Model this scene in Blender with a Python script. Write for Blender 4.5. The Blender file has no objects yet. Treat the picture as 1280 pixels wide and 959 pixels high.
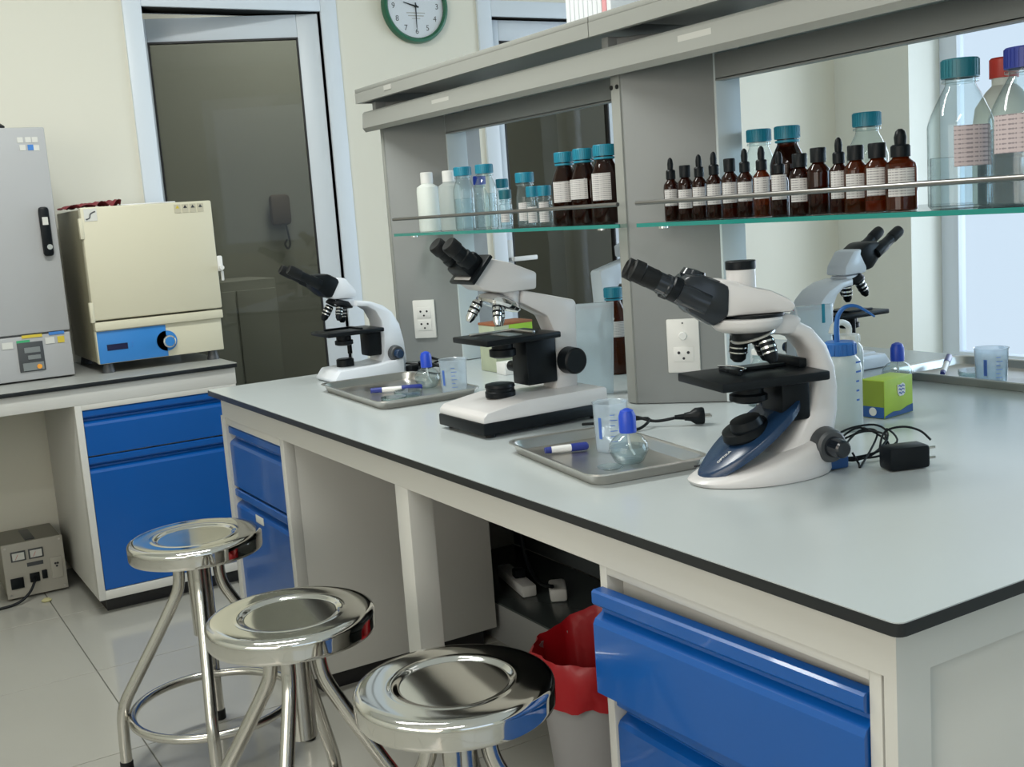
import bpy, bmesh, math, random
from mathutils import Vector, Matrix
PI = math.pi
R = math.radians
rnd = random.Random(7)
sc = bpy.context.scene
C = sc.collection

# ------------------------------------------------------------------ camera
cam = bpy.data.objects.new('camera', bpy.data.cameras.new('camera'))
C.objects.link(cam)
cr = Vector((0.85136735, -0.51983113, -0.07035077))
cu = Vector((0.13879682, 0.09389802, 0.98585932))
cf = Vector((0.50587457, 0.8490929, -0.15209262))
M = Matrix((cr, cu, -cf)).transposed().to_4x4()
M.translation = Vector((-0.92383606, -0.78469678, 1.26500726))
cam.matrix_world = M
cam.data.sensor_width = 36.0
cam.data.lens = 1415.86 / 1280 * 36
cam.data.clip_start = 0.02
sc.camera = cam

# ------------------------------------------------------------------ world, light, exposure
w = bpy.data.worlds.new('daylight'); sc.world = w; w.use_nodes = True
bgn = w.node_tree.nodes['Background']
bgn.inputs[0].default_value = (0.76, 0.88, 1.0, 1); bgn.inputs[1].default_value = 0.95

def area(name, loc, target, sx, sy, power, col):
    l = bpy.data.lights.new(name, 'AREA'); l.shape = 'RECTANGLE'; l.size = sx; l.size_y = sy
    l.energy = power; l.color = col
    o = bpy.data.objects.new(name, l); C.objects.link(o); o.location = loc
    o.rotation_euler = (Vector(target) - Vector(loc)).to_track_quat('-Z', 'Y').to_euler()
    return o
# daylight pouring in at the windows of the right wall (big opening towards the sky)
area('window_daylight', (4.75, 1.75, 1.5), (0, 1.2, 1.0), 1.9, 2.2, 72, (0.84, 0.91, 1.0))
area('window_daylight', (4.75, -1.2, 1.5), (0, -1.2, 1.0), 2.6, 2.2, 120, (0.58, 0.80, 1.0))
# warm daylight from the windows of the wall behind and to the left of the photographer
area('window_daylight', (-2.9, -0.4, 1.75), (0, 0.6, 0.8), 2.6, 1.5, 50, (1.0, 0.85, 0.68))
area('window_daylight', (-0.6, -3.3, 1.8), (0, 1, 1.0), 2.6, 1.6, 5, (0.9, 0.95, 1.0))
# two fill lights added under the ceiling, no fixtures there
for x, y, pw_ in ((-1.2, -0.6, 20), (-0.4, 1.9, 44)):
    area('ceiling_fill_light', (x, y, 2.86), (x, y, 0), 1.2, 0.3, pw_, (0.98, 1.0, 0.96))
area('corridor_fill_light', (1.4, 4.6, 2.85), (1.4, 4.6, 0), 0.6, 0.6, 20, (1.0, 1.0, 0.96))  # added fill that lifts the view through the door glass, no lamp known

sc.view_settings.view_transform = 'Standard'
sc.view_settings.look = 'None'
sc.view_settings.gamma = 1
sc.view_settings.use_curve_mapping = False
sc.view_settings.exposure = 0.0
sc.cycles.transparent_max_bounces = 32

# ------------------------------------------------------------------ materials
MATS = {}
def mat(name, col, rough=0.5, metal=0.0, **k):
    if name in MATS: return MATS[name]
    m = bpy.data.materials.new(name); m.use_nodes = True
    nt = m.node_tree; b = nt.nodes['Principled BSDF']
    b.inputs['Base Color'].default_value = (*col, 1)
    b.inputs['Roughness'].default_value = rough
    b.inputs['Metallic'].default_value = metal
    if 'trans' in k: b.inputs['Transmission Weight'].default_value = k['trans']
    if 'ior' in k: b.inputs['IOR'].default_value = k['ior']
    if 'spec' in k: b.inputs['Specular IOR Level'].default_value = k['spec']
    if 'coat' in k: b.inputs['Coat Weight'].default_value = k['coat']; b.inputs['Coat Roughness'].default_value = 0.05
    if 'emit' in k:
        b.inputs['Emission Color'].default_value = (*k['emit'], 1); b.inputs['Emission Strength'].default_value = k.get('es', 1)
    if 'noise' in k:      # slight procedural variation of colour
        sc_, amt = k['noise']
        tc = nt.nodes.new('ShaderNodeTexCoord'); n = nt.nodes.new('ShaderNodeTexNoise'); n.inputs['Scale'].default_value = sc_
        n.inputs['Detail'].default_value = 4
        mx = nt.nodes.new('ShaderNodeMix'); mx.data_type = 'RGBA'
        mx.inputs[6].default_value = (*[c * (1 - amt) for c in col], 1)
        mx.inputs[7].default_value = (*[min(1, c * (1 + amt)) for c in col], 1)
        nt.links.new(tc.outputs['Object'], n.inputs['Vector']); nt.links.new(n.outputs['Fac'], mx.inputs[0])
        nt.links.new(mx.outputs[2], b.inputs['Base Color'])
    if 'bump' in k:
        s_, st = k['bump']
        tc = nt.nodes.new('ShaderNodeTexCoord'); n = nt.nodes.new('ShaderNodeTexNoise'); n.inputs['Scale'].default_value = s_
        bp = nt.nodes.new('ShaderNodeBump'); bp.inputs['Strength'].default_value = st; bp.inputs['Distance'].default_value = 0.002
        nt.links.new(tc.outputs['Object'], n.inputs['Vector']); nt.links.new(n.outputs['Fac'], bp.inputs['Height'])
        nt.links.new(bp.outputs[0], b.inputs['Normal'])
    MATS[name] = m
    return m

def clearmat(name, tint, body=(1, 1, 1), fac=0.1, rough=0.04, edge=0.45):
    """thin clear stuff: transparent tint + sharp fresnel reflection + some white body (plastic haze)"""
    m = bpy.data.materials.new(name); m.use_nodes = True; nt = m.node_tree
    nt.nodes.remove(nt.nodes['Principled BSDF']); out = nt.nodes['Material Output']
    tr = nt.nodes.new('ShaderNodeBsdfTransparent')
    lw = nt.nodes.new('ShaderNodeLayerWeight'); lw.inputs[0].default_value = 0.5; pw = nt.nodes.new('ShaderNodeMath'); pw.operation = 'POWER'; pw.inputs[1].default_value = 3.5
    mc = nt.nodes.new('ShaderNodeMix'); mc.data_type = 'RGBA'; mc.inputs[6].default_value = (*tint, 1); mc.inputs[7].default_value = (*[c * edge for c in tint], 1)
    nt.links.new(lw.outputs['Facing'], pw.inputs[0]); nt.links.new(pw.outputs[0], mc.inputs[0]); nt.links.new(mc.outputs[2], tr.inputs[0])
    gl = nt.nodes.new('ShaderNodeBsdfGlossy'); gl.inputs['Roughness'].default_value = rough
    fr = nt.nodes.new('ShaderNodeFresnel'); fr.inputs[0].default_value = 1.45
    m1 = nt.nodes.new('ShaderNodeMixShader'); L = nt.links.new
    ge = nt.nodes.new('ShaderNodeNewGeometry'); sb = nt.nodes.new('ShaderNodeMath'); sb.operation = 'SUBTRACT'; sb.inputs[0].default_value = 1
    mu = nt.nodes.new('ShaderNodeMath'); mu.operation = 'MULTIPLY'
    L(ge.outputs['Backfacing'], sb.inputs[1]); L(sb.outputs[0], mu.inputs[0]); L(fr.outputs[0], mu.inputs[1]); L(mu.outputs[0], m1.inputs[0])
    if fac > 0:
        df = nt.nodes.new('ShaderNodeBsdfDiffuse'); df.inputs[0].default_value = (*body, 1)
        tl = nt.nodes.new('ShaderNodeBsdfTranslucent'); tl.inputs[0].default_value = (*body, 1)
        md = nt.nodes.new('ShaderNodeMixShader'); md.inputs[0].default_value = 0.5
        L(df.outputs[0], md.inputs[1]); L(tl.outputs[0], md.inputs[2])
        m0 = nt.nodes.new('ShaderNodeMixShader'); m0.inputs[0].default_value = fac
        L(tr.outputs[0], m0.inputs[1]); L(md.outputs[0], m0.inputs[2]); L(m0.outputs[0], m1.inputs[1])
    else:
        L(tr.outputs[0], m1.inputs[1])
    L(gl.outputs[0], m1.inputs[2]); L(m1.outputs[0], out.inputs[0])
    MATS[name] = m
    return m

def papermat(name, base, ink, sx, sz):
    """printed label: rows of small unreadable type made of a stretched noise"""
    m = bpy.data.materials.new(name); m.use_nodes = True; nt = m.node_tree; b = nt.nodes['Principled BSDF']
    b.inputs['Roughness'].default_value = 0.6
    L = nt.links.new
    tc = nt.nodes.new('ShaderNodeTexCoord'); mp = nt.nodes.new('ShaderNodeMapping'); mp.inputs['Scale'].default_value = (sx, sx, 1)
    n = nt.nodes.new('ShaderNodeTexNoise'); n.inputs['Scale'].default_value = 1; n.inputs['Detail'].default_value = 2
    wv = nt.nodes.new('ShaderNodeTexWave'); wv.bands_direction = 'Z'; wv.inputs['Scale'].default_value = sz
    mt = nt.nodes.new('ShaderNodeMath'); mt.operation = 'MULTIPLY'
    rp = nt.nodes.new('ShaderNodeValToRGB'); rp.color_ramp.elements[0].position = .36; rp.color_ramp.elements[1].position = .46
    rp.color_ramp.elements[0].color = (*base, 1); rp.color_ramp.elements[1].color = (*ink, 1)
    L(tc.outputs['Object'], mp.inputs[0]); L(mp.outputs[0], n.inputs['Vector']); L(tc.outputs['Object'], wv.inputs['Vector'])
    L(n.outputs['Fac'], mt.inputs[0]); L(wv.outputs['Fac'], mt.inputs[1]); L(mt.outputs[0], rp.inputs[0]); L(rp.outputs[0], b.inputs['Base Color'])
    MATS[name] = m
    return m

wallM = mat('cream_wall_paint', (0.76, 0.735, 0.63), 0.85, noise=(1.5, 0.02), bump=(60, 0.1))
wallP = mat('pale_wall_paint', (0.72, 0.73, 0.66), 0.85, noise=(1.5, 0.02), bump=(60, 0.1))
ceilM = mat('ceiling_paint', (0.80, 0.80, 0.76), 0.9)
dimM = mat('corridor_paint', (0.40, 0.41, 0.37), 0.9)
tileM = mat('floor_tile', (0.39, 0.385, 0.345), 0.11, noise=(3, 0.05), spec=0.5)
groutM = mat('grout', (0.16, 0.155, 0.14), 0.9)
alumM = mat('white_aluminium', (0.70, 0.76, 0.82), 0.35)
gasket = mat('black_gasket', (0.015, 0.015, 0.017), 0.5)
doorglass = clearmat('dark_door_glass', (0.62, 0.63, 0.60), fac=0, rough=0.02)
winglass = clearmat('window_glass', (0.95, 0.98, 1.0), fac=0, rough=0.0, edge=.9)
topM = mat('worktop_laminate', (0.48, 0.52, 0.525), 0.23, noise=(5, 0.03), spec=0.42)
topM2 = mat('side_worktop_laminate', (0.40, 0.41, 0.39), 0.3, noise=(5, 0.03))
edgeM = mat('worktop_black_core', (0.010, 0.012, 0.014), 0.35)
frameM = mat('powder_coated_steel', (0.58, 0.575, 0.54), 0.42)
rackM = mat('rack_grey_steel', (0.255, 0.265, 0.262), 0.45)
railM = mat('rack_light_steel', (0.285, 0.292, 0.272), 0.42)
blueM = mat('blue_drawer_enamel', (0.001, 0.082, 0.34), 0.3, noise=(4, 0.08), coat=0.25)
darkPan = mat('dark_back_panel', (0.05, 0.065, 0.075), 0.5)
steelM = mat('polished_stainless', (0.70, 0.69, 0.66), 0.07, 1.0)
guardM = mat('grey_guard_rail', (0.30, 0.29, 0.28), 0.35, 1.0)
tubeM = mat('satin_stainless_tube', (0.60, 0.585, 0.55), 0.2, 1.0)
trayM = mat('brushed_tray_steel', (0.62, 0.60, 0.57), 0.30, 1.0)
chromeM = mat('chrome', (0.8, 0.8, 0.8), 0.1, 1.0)
rubber = mat('black_rubber', (0.008, 0.009, 0.010), 0.5, spec=0.25)
blackM = mat('black_plastic', (0.006, 0.008, 0.010), 0.38, spec=0.18)
blackG = mat('black_gloss_enamel', (0.012, 0.016, 0.022), 0.18)
greyK = mat('dark_grey_knob', (0.055, 0.06, 0.065), 0.42)
whiteS = mat('white_scope_enamel', (0.64, 0.625, 0.62), 0.3)
whiteC = mat('cool_white_scope_enamel', (0.72, 0.76, 0.82), 0.28)
navyM = mat('navy_scope_panel', (0.012, 0.035, 0.085), 0.25)
whiteP = mat('white_plastic', (0.78, 0.78, 0.76), 0.4)
socketM = mat('socket_plastic', (0.72, 0.71, 0.68), 0.35)
capT = mat('teal_screw_cap', (0.012, 0.23, 0.34), 0.4)
capD = mat('dark_teal_screw_cap', (0.010, 0.13, 0.17), 0.4)
capB = mat('blue_cap', (0.012, 0.06, 0.50), 0.35)
capN = mat('navy_screw_cap', (0.015, 0.03, 0.22), 0.4)
capR = mat('red_cap', (0.55, 0.03, 0.02), 0.4)
washB = mat('wash_bottle_blue', (0.02, 0.13, 0.42), 0.4)
clearG = clearmat('clear_bottle_glass', (0.90, 0.95, 0.95), fac=0.05, body=(0.8, 0.9, 0.92), rough=0.03)
waterM = clearmat('clear_liquid', (0.88, 0.93, 0.95), fac=0.06, body=(0.7, 0.8, 0.85), rough=0.02)
amberG = clearmat('amber_glass', (0.20, 0.05, 0.016), fac=0.30, body=(0.06, 0.016, 0.006), rough=0.05)
amberL = clearmat('amber_light_glass', (0.30, 0.075, 0.014), fac=0.22, body=(0.22, 0.06, 0.012), rough=0.05)
darkLiq = mat('dark_red_liquid', (0.045, 0.004, 0.005), 0.15)
blkLiq = mat('near_black_liquid', (0.004, 0.005, 0.010), 0.15)
redLiq = mat('crimson_liquid', (0.20, 0.004, 0.02), 0.2)
purLiq = mat('purple_liquid', (0.05, 0.008, 0.018), 0.2)
orLiq = mat('orange_liquid', (0.55, 0.17, 0.02), 0.2)
brnLiq = mat('brown_liquid', (0.03, 0.010, 0.005), 0.2)
milkM = clearmat('milky_plastic', (0.75, 0.80, 0.80), fac=0.62, body=(0.80, 0.83, 0.80), rough=0.3)
hdpeM = mat('white_bottle_plastic', (0.72, 0.76, 0.72), 0.4)
beakM = clearmat('frosted_beaker_plastic', (0.90, 0.94, 0.97), fac=0.28, body=(0.85, 0.92, 0.97), rough=0.15)
bagM = clearmat('cloudy_bag_film', (0.80, 0.86, 0.9), fac=0.60, body=(0.74, 0.82, 0.85), rough=0.15)
inkB = mat('blue_scale_ink', (0.05, 0.13, 0.45), 0.6)
inkK = mat('dark_ink', (0.02, 0.02, 0.025), 0.6)
paper = papermat('printed_label_paper', (0.60, 0.58, 0.57), (0.25, 0.24, 0.25), 420, 70)
paper2 = papermat('printed_label_pinkish', (0.50, 0.42, 0.43), (0.25, 0.21, 0.23), 320, 45)
stickM = mat('white_sticker', (0.62, 0.62, 0.58), 0.5)
stickG = mat('grey_sticker', (0.44, 0.44, 0.41), 0.5)
glassS = clearmat('glass_shelf_pane', (0.86, 0.95, 0.93), fac=0.03, body=(0.5, 0.8, 0.75), rough=0.02)
glassE = mat('green_glass_edge', (0.015, 0.22, 0.19), 0.15, emit=(0, 0, 0), es=0)
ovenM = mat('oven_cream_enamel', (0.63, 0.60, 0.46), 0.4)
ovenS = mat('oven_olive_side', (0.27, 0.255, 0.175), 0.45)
ovenB = mat('oven_blue_panel', (0.035, 0.21, 0.56), 0.35)
incM = mat('incubator_grey', (0.40, 0.405, 0.41), 0.45)
regM = mat('regulator_grey', (0.40, 0.38, 0.33), 0.5)
bagR = mat('red_bin_bag', (0.50, 0.010, 0.018), 0.35, bump=(25, 0.8))
clothR = mat('maroon_cloth', (0.22, 0.02, 0.03), 0.6)
binM = mat('bin_plastic', (0.42, 0.41, 0.42), 0.45)
greenC = mat('clock_green_rim', (0.02, 0.13, 0.07), 0.3)
limeM = mat('lime_card', (0.42, 0.58, 0.06), 0.5, noise=(12, 0.3))
oliveM = mat('olive_card', (0.20, 0.27, 0.02), 0.5)
bluec = mat('blue_card', (0.01, 0.07, 0.25), 0.5)
yelM = mat('yellow_sticker', (0.62, 0.48, 0.05), 0.5)
grnM = mat('green_sticker', (0.05, 0.36, 0.16), 0.5)
bluS = mat('blue_sticker', (0.05, 0.2, 0.55), 0.5)
orM = mat('orange_button', (0.85, 0.35, 0.04), 0.4)
pinkM = mat('pink_card', (0.75, 0.35, 0.38), 0.6)
lcdM = mat('display_window', (0.01, 0.012, 0.05), 0.15)
paleG = mat('pale_green_card', (0.45, 0.50, 0.36), 0.6, noise=(14, .25))
brownC = mat('brown_card', (0.30, 0.10, 0.04), 0.6)

# ------------------------------------------------------------------ mesh helpers
class G:
    def __init__(s): s.b = bmesh.new()
    def _new(s, verts, faces, bevel=0, seg=2):
        vs = [s.b.verts.new(v) for v in verts]; fs = []
        for f in faces:
            try: fs.append(s.b.faces.new([vs[i] for i in f]))
            except ValueError: pass
        if bevel:
            es = list({e for f in fs for e in f.edges})
            bmesh.ops.bevel(s.b, geom=es, offset=bevel, segments=seg, profile=0.5, affect='EDGES', clamp_overlap=True)
        return s
    def box(s, x0, x1, y0, y1, z0, z1, bevel=0, mtx=None, seg=2):
        v = [(x, y, z) for z in (z0, z1) for y in (y0, y1) for x in (x0, x1)]
        if mtx: v = [mtx @ Vector(q) for q in v]
        return s._new(v, [(0, 2, 3, 1), (4, 5, 7, 6), (0, 1, 5, 4), (2, 6, 7, 3), (0, 4, 6, 2), (1, 3, 7, 5)], bevel, seg)
    def cbox(s, c, sz, bevel=0, rot=None, seg=2):
        m = Matrix.Translation(c) @ (rot.to_4x4() if rot else Matrix())
        a, b, c_ = [q / 2 for q in sz]
        return s.box(-a, a, -b, b, -c_, c_, bevel, m, seg)
    def prism(s, poly, a, b, axis='y', bevel=0, seg=2, mtx=None, bevel_ends=False):
        n = len(poly)
        def P(u, w_, t): 
            q = {'y': (u, t, w_), 'x': (t, u, w_), 'z': (u, w_, t)}[axis]
            return mtx @ Vector(q) if mtx else q
        v = [P(u, w_, a) for u, w_ in poly] + [P(u, w_, b) for u, w_ in poly]
        f = [tuple(range(n)), tuple(reversed(range(n, 2 * n)))] + [(i, i + n, (i + 1) % n + n, (i + 1) % n) for i in range(n)]
        vs = [s.b.verts.new(q) for q in v]; fs = [s.b.faces.new([vs[i] for i in ff]) for ff in f]
        bmesh.ops.recalc_face_normals(s.b, faces=fs)
        if bevel:
            es = list(fs[0].edges) + list(fs[1].edges) if bevel_ends else list({e for ff in fs for e in ff.edges})
            bmesh.ops.bevel(s.b, geom=es, offset=bevel, segments=seg, profile=0.5, affect='EDGES', clamp_overlap=True)
        return s
    def lathe(s, prof, c=(0, 0, 0), seg=32, axis=None, a0=0, a1=2 * PI):
        full = abs(a1 - a0 - 2 * PI) < 1e-6
        q = Vector(axis).to_track_quat('Z', 'Y') if axis else None
        c = Vector(c); rings = []
        na = seg if full else seg + 1
        for r, z in prof:
            if r < 1e-6 and full:
                p = Vector((0, 0, z)); rings.append([s.b.verts.new(c + (q @ p if q else p))])
            else:
                ring = []
                for i in range(na):
                    a = a0 + (a1 - a0) * i / seg; p = Vector((r * math.cos(a), r * math.sin(a), z))
                    ring.append(s.b.verts.new(c + (q @ p if q else p)))
                rings.append(ring)
        for A, B in zip(rings, rings[1:]):
            m = seg
            for i in range(m):
                j = (i + 1) % na if full else i + 1
                if len(A) == 1 and len(B) == 1: continue
                if len(A) == 1: f = [A[0], B[j], B[i]]
                elif len(B) == 1: f = [A[i], A[j], B[0]]
                else: f = [A[i], A[j], B[j], B[i]]
                try: s.b.faces.new(f)
                except ValueError: pass
        return s
    def cyl(s, p0, p1, r0, r1=None, seg=24, ch=0.0):
        r1 = r0 if r1 is None else r1
        p0 = Vector(p0); d = Vector(p1) - p0; L = d.length
        prof = [(0, 0), (r0 - ch, 0), (r0, ch), (r1, L - ch), (r1 - ch, L), (0, L)] if ch else [(0, 0), (r0, 0), (r1, L), (0, L)]
        return s.lathe(prof, p0, seg, d.normalized())
    def tube(s, pts, r, seg=10, closed=False, smooth=0, cap=True):
        P = [Vector(p) for p in pts]
        if smooth:
            Q = []; n = len(P)
            for i in range(n if closed else n - 1):
                a = P[(i - 1) % n] if closed or i > 0 else P[0]; b = P[i]; c = P[(i + 1) % n]
                d = P[(i + 2) % n] if closed or i + 2 < n else P[-1]
                for k in range(smooth):
                    t = k / smooth
                    Q.append(0.5 * ((2 * b) + (-a + c) * t + (2 * a - 5 * b + 4 * c - d) * t * t + (-a + 3 * b - 3 * c + d) * t ** 3))
            if not closed: Q.append(P[-1])
            P = Q
        n = len(P); rings = []; up = None
        rr = r if isinstance(r, (list, tuple)) else None
        for i in range(n):
            t = (P[(i + 1) % n] - P[i - 1]) if closed else (P[min(i + 1, n - 1)] - P[max(i - 1, 0)])
            t.normalize()
            if up is None: up = t.orthogonal().normalized()
            else: up = (up - t * up.dot(t)).normalized()
            sd = t.cross(up)
            rad = rr[0] + (rr[1] - rr[0]) * i / (n - 1) if rr else r
            rings.append([s.b.verts.new(P[i] + (up * math.cos(a) + sd * math.sin(a)) * rad) for a in [2 * PI * k / seg for k in range(seg)]])
        m = n if closed else n - 1
        for i in range(m):
            A = rings[i]; B = rings[(i + 1) % n]
            for k in range(seg):
                try: s.b.faces.new([A[k], A[(k + 1) % seg], B[(k + 1) % seg], B[k]])
                except ValueError: pass
        if cap and not closed:
            s.b.faces.new(list(reversed(rings[0]))); s.b.faces.new(rings[-1])
        return s
    def quad(s, pts): return s._new(pts, [tuple(range(len(pts)))])
    def xf(s, m):
        bmesh.ops.transform(s.b, matrix=m, verts=s.b.verts); return s

def tag(o, label=None, cat=None, group=None, kind=None):
    if label: o['label'] = label
    if cat: o['category'] = cat
    if group: o['group'] = group
    if kind: o['kind'] = kind
    return o
def part(name, g, m, parent=None, label=None, ang=35, smooth=True, recalc=True):
    b = g.b
    if recalc: bmesh.ops.recalc_face_normals(b, faces=b.faces)
    me = bpy.data.meshes.new(name); b.to_mesh(me); b.free()
    me.materials.append(m)
    if smooth:
        me.shade_smooth(); me.set_sharp_from_angle(angle=R(ang))
    o = bpy.data.objects.new(name, me); C.objects.link(o)
    if parent: o.parent = parent
    if label: o['label'] = label
    return o
def thing(name, label, cat, loc=(0, 0, 0), rz=0, group=None):
    o = bpy.data.objects.new(name, None); C.objects.link(o); o.empty_display_size = 0.05
    o.location = loc; o.rotation_euler = (0, 0, rz)
    return tag(o, label, cat, group)
def single(name, g, m, label, cat, loc=None, rz=0, group=None):
    o = part(name, g, m); tag(o, label, cat, group)
    if loc: o.location = loc
    o.rotation_euler = (0, 0, rz)
    return o
def struct(name, g, m, parent=None):
    o = part(name, g, m, parent)
    if not parent: o['kind'] = 'structure'
    return o
KIDS = {}
def copy_tree(o, label=None, loc=None, rz=None, group=None):
    kids = {}
    for ob in C.objects:
        if ob.parent: kids.setdefault(ob.parent.name, []).append(ob)
    def cp(s, parent):
        c = s.copy(); C.objects.link(c)
        if parent: c.parent = parent
        for k in kids.get(s.name, []): cp(k, c)
        return c
    c = cp(o, None)
    if label: c['label'] = label
    if group: c['group'] = group
    if loc is not None: c.location = loc
    if rz is not None: c.rotation_euler = (0, 0, rz)
    return c
def text(name, s, size, m, parent, mtx, depth=0.0003, align='CENTER'):
    cu_ = bpy.data.curves.new(name, 'FONT'); cu_.body = s; cu_.size = size; cu_.extrude = depth
    cu_.align_x = align; cu_.align_y = 'CENTER'; cu_.resolution_u = 3
    t = bpy.data.objects.new('t', cu_); C.objects.link(t)
    bpy.context.view_layer.update()
    me = bpy.data.meshes.new_from_object(t.evaluated_get(bpy.context.evaluated_depsgraph_get()))
    bpy.data.objects.remove(t)
    me.transform(mtx); me.materials.clear(); me.materials.append(m); me.name = name
    o = bpy.data.objects.new(name, me); C.objects.link(o); o.parent = parent
    return o
def basis(x, y, loc):
    x = Vector(x).normalized(); y = Vector(y).normalized(); z = x.cross(y)
    m = Matrix((x, y, z)).transposed().to_4x4(); m.translation = Vector(loc); return m

# ================================================================== SETTING
YW = 3.806; XR = 4.04; XL = -2.6; YF = -3.0; ZC = 2.9; BT = 0.8
fl = struct('floor', G().box(XL - .2, XR + .3, YF - .2, YW + 2.0, -0.06, -0.004), groutM)
tx, ty = -0.3905, 2.6277
tiles = {}
for i in range(-4, 8):
    for j in range(-10, 2):
        x0 = tx + .6 * i; x1 = x0 + .6; y0 = ty + .6 * j; y1 = y0 + .6
        x0 = max(x0, XL); x1 = min(x1, XR); y0 = max(y0, YF); y1 = min(y1, YW)
        if x1 - x0 < .03 or y1 - y0 < .03: continue
        k = (round(x1 - x0, 3), round(y1 - y0, 3))
        if k not in tiles:
            o = part('floor_tile', G().box(0.0016, k[0] - .0016, 0.0016, k[1] - .0016, -0.02, 0, 0.0006, seg=1), tileM, fl); tiles[k] = o
        else:
            o = tiles[k].copy(); C.objects.link(o); o.parent = fl
        o.location = (x0, y0, 0)
struct('ceiling', G().box(XL - .2, XR + .3, YF - .2, YW + 2.0, ZC, ZC + .1), ceilM)
D1a, D1b, DZ = 0.268, 1.005, 2.135
D2a, D2b = 1.835, 2.585
wb = G()
for a, b, c, d in [(XL - .2, D1a, 0, ZC), (D1b, D2a, 0, ZC), (D2b, XR + .3, 0, ZC), (D1a, D1b, DZ, ZC), (D2a, D2b, DZ, ZC)]:
    wb.box(a, b, YW, YW + .13, c, d)
struct('wall_back', wb, wallM)
# right wall with two deep window openings, daylight from the right
WY0, WY1 = 0.9, 3.30
wr = G()
for a, b, c, d in [(WY1, YW, 0, ZC), (-0.2, WY0, 0, ZC), (YF - .2, -2.4, 0, ZC), (WY0, WY1, 0, 0.22), (WY0, WY1, 2.55, ZC), (-2.4, -0.2, 0, .9), (-2.4, -0.2, 2.55, ZC)]:
    wr.box(XR, XR + .30, a, b, c, d)
struct('wall_right', wr, wallP)
wl = G()
for a, b, c, d in [(YF - .2, -1.7, 0, ZC), (0.9, YW, 0, ZC), (-1.7, .9, 0, 1.0), (-1.7, .9, 2.5, ZC)]:
    wl.box(XL - .2, XL, a, b, c, d)
struct('wall_left', wl, wallM)
wf = G()
for a, b, c, d in [(XL - .2, -1.9, 0, ZC), (.7, XR + .3, 0, ZC), (-1.9, .7, 0, 1.0), (-1.9, .7, 2.6, ZC)]:
    wf.box(a, b, YF - .2, YF, c, d)
struct('wall_front', wf, wallM)
# dim corridor behind the doors
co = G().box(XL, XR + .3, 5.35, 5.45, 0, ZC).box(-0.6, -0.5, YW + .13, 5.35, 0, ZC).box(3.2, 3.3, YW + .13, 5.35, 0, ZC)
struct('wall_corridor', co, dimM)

def window(n, x, y0, y1, z0, z1, mull, ax='x'):
    t = bpy.data.objects.new('window_%d' % n, None); C.objects.link(t); t['kind'] = 'structure'
    def bx(g, a, b, c, d, th=.03, off=0):
        if ax == 'x': g.box(x - th + off, x + th + off, a, b, c, d, .004)
        else: g.box(a, b, x - th + off, x + th + off, c, d, .004)
        return g
    W_ = .11
    g = G(); bx(g, y0, y0 + W_, z0, z1); bx(g, y1 - W_, y1, z0, z1); bx(g, y0 + W_, y1 - W_, z0, z0 + W_); bx(g, y0 + W_, y1 - W_, z1 - W_, z1)
    part('window_frame', g, alumM, t)
    for m_ in mull:
        part('mullion', bx(G(), m_ - .035, m_ + .035, z0 + W_, z1 - W_, .025), alumM, t)
    g = G()
    if ax == 'x': g.box(x - .004, x + .004, y0 + .08, y1 - .08, z0 + .08, z1 - .08)
    else: g.box(y0 + .08, y1 - .08, x - .004, x + .004, z0 + .08, z1 - .08)
    part('pane', g, winglass, t)
    return t
window(1, XR + .27, WY0, WY1, .22, 2.55, [2.1])
window(2, XR + .27, -2.4, -.2, .9, 2.55, [-1.3])
window(3, XL - .12, -1.7, .9, 1.0, 2.5, [-.4])
window(4, YF - .12, -1.9, .7, 1.0, 2.6, [-.6], 'y')

def door_frame(n, a, b, w_=.072):
    t = bpy.data.objects.new('door_%d' % n, None); C.objects.link(t); t['kind'] = 'structure'
    g = G().box(a - w_, a, YW - .012, YW + .15, 0, DZ + w_, .003).box(b, b + w_, YW - .012, YW + .15, 0, DZ + w_, .003).box(a, b, YW - .012, YW + .15, DZ, DZ + w_, .003)
    part('door_frame', g, alumM, t)
    return t
def leaf(t, origin, ang, L, lw, rw, handle=None, z0=.01, z1=DZ - .006):
    m = Matrix.Translation(origin) @ Matrix.Rotation(ang, 4, 'Z')
    zb, zt = .25, 2.035
    g = G()
    for a, b, c, d in [(0, lw, z0, z1), (L - rw, L, z0, z1), (lw, L - rw, z0, zb), (lw, L - rw, zt, z1)]:
        g.box(a, b, -.02, .02, c, d, .003)
    part('door_leaf', g.xf(m), alumM, t)
    part('gasket', G().box(lw - .001, lw + .006, -.022, .01, zb, zt).box(L - rw - .006, L - rw + .001, -.022, .01, zb, zt).box(lw, L - rw, -.022, .01, zt - .006, zt + .001).xf(m), gasket, t)
    part('glass_pane', G().box(lw, L - rw, -.005, .003, zb, zt).xf(m), doorglass, t)
    if handle:
        hx, hz, dx = handle
        part('handle', G().box(hx - .015, hx + .02, -.03, -.02, hz - .09, hz + .09, .003).cyl((hx, -.02, hz), (hx, -.06, hz), .009).box(min(hx, hx + dx), max(hx, hx + dx), -.07, -.052, hz - .011, hz + .011, .004).xf(m), whiteP, t)
d1 = door_frame(1, D1a, D1b)
ang = math.atan2(3.835 - 4.06, 1.0 - .30)
leaf(d1, (.30, 4.06, 0), ang, .738, .045, .09)
part('hinge', G().cyl((D1b - .006, YW + .035, 1.82), (D1b - .006, YW + .035, 1.94), .008).cyl((D1b - .006, YW + .035, .9), (D1b - .006, YW + .035, 1.02), .008), gasket, d1)
d2 = door_frame(2, D2a, D2b)
leaf(d2, (D2a + .004, YW + .06, 0), 0, D2b - D2a - .008, .058, .08, (-.005 + .035, 1.03, .13))
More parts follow.
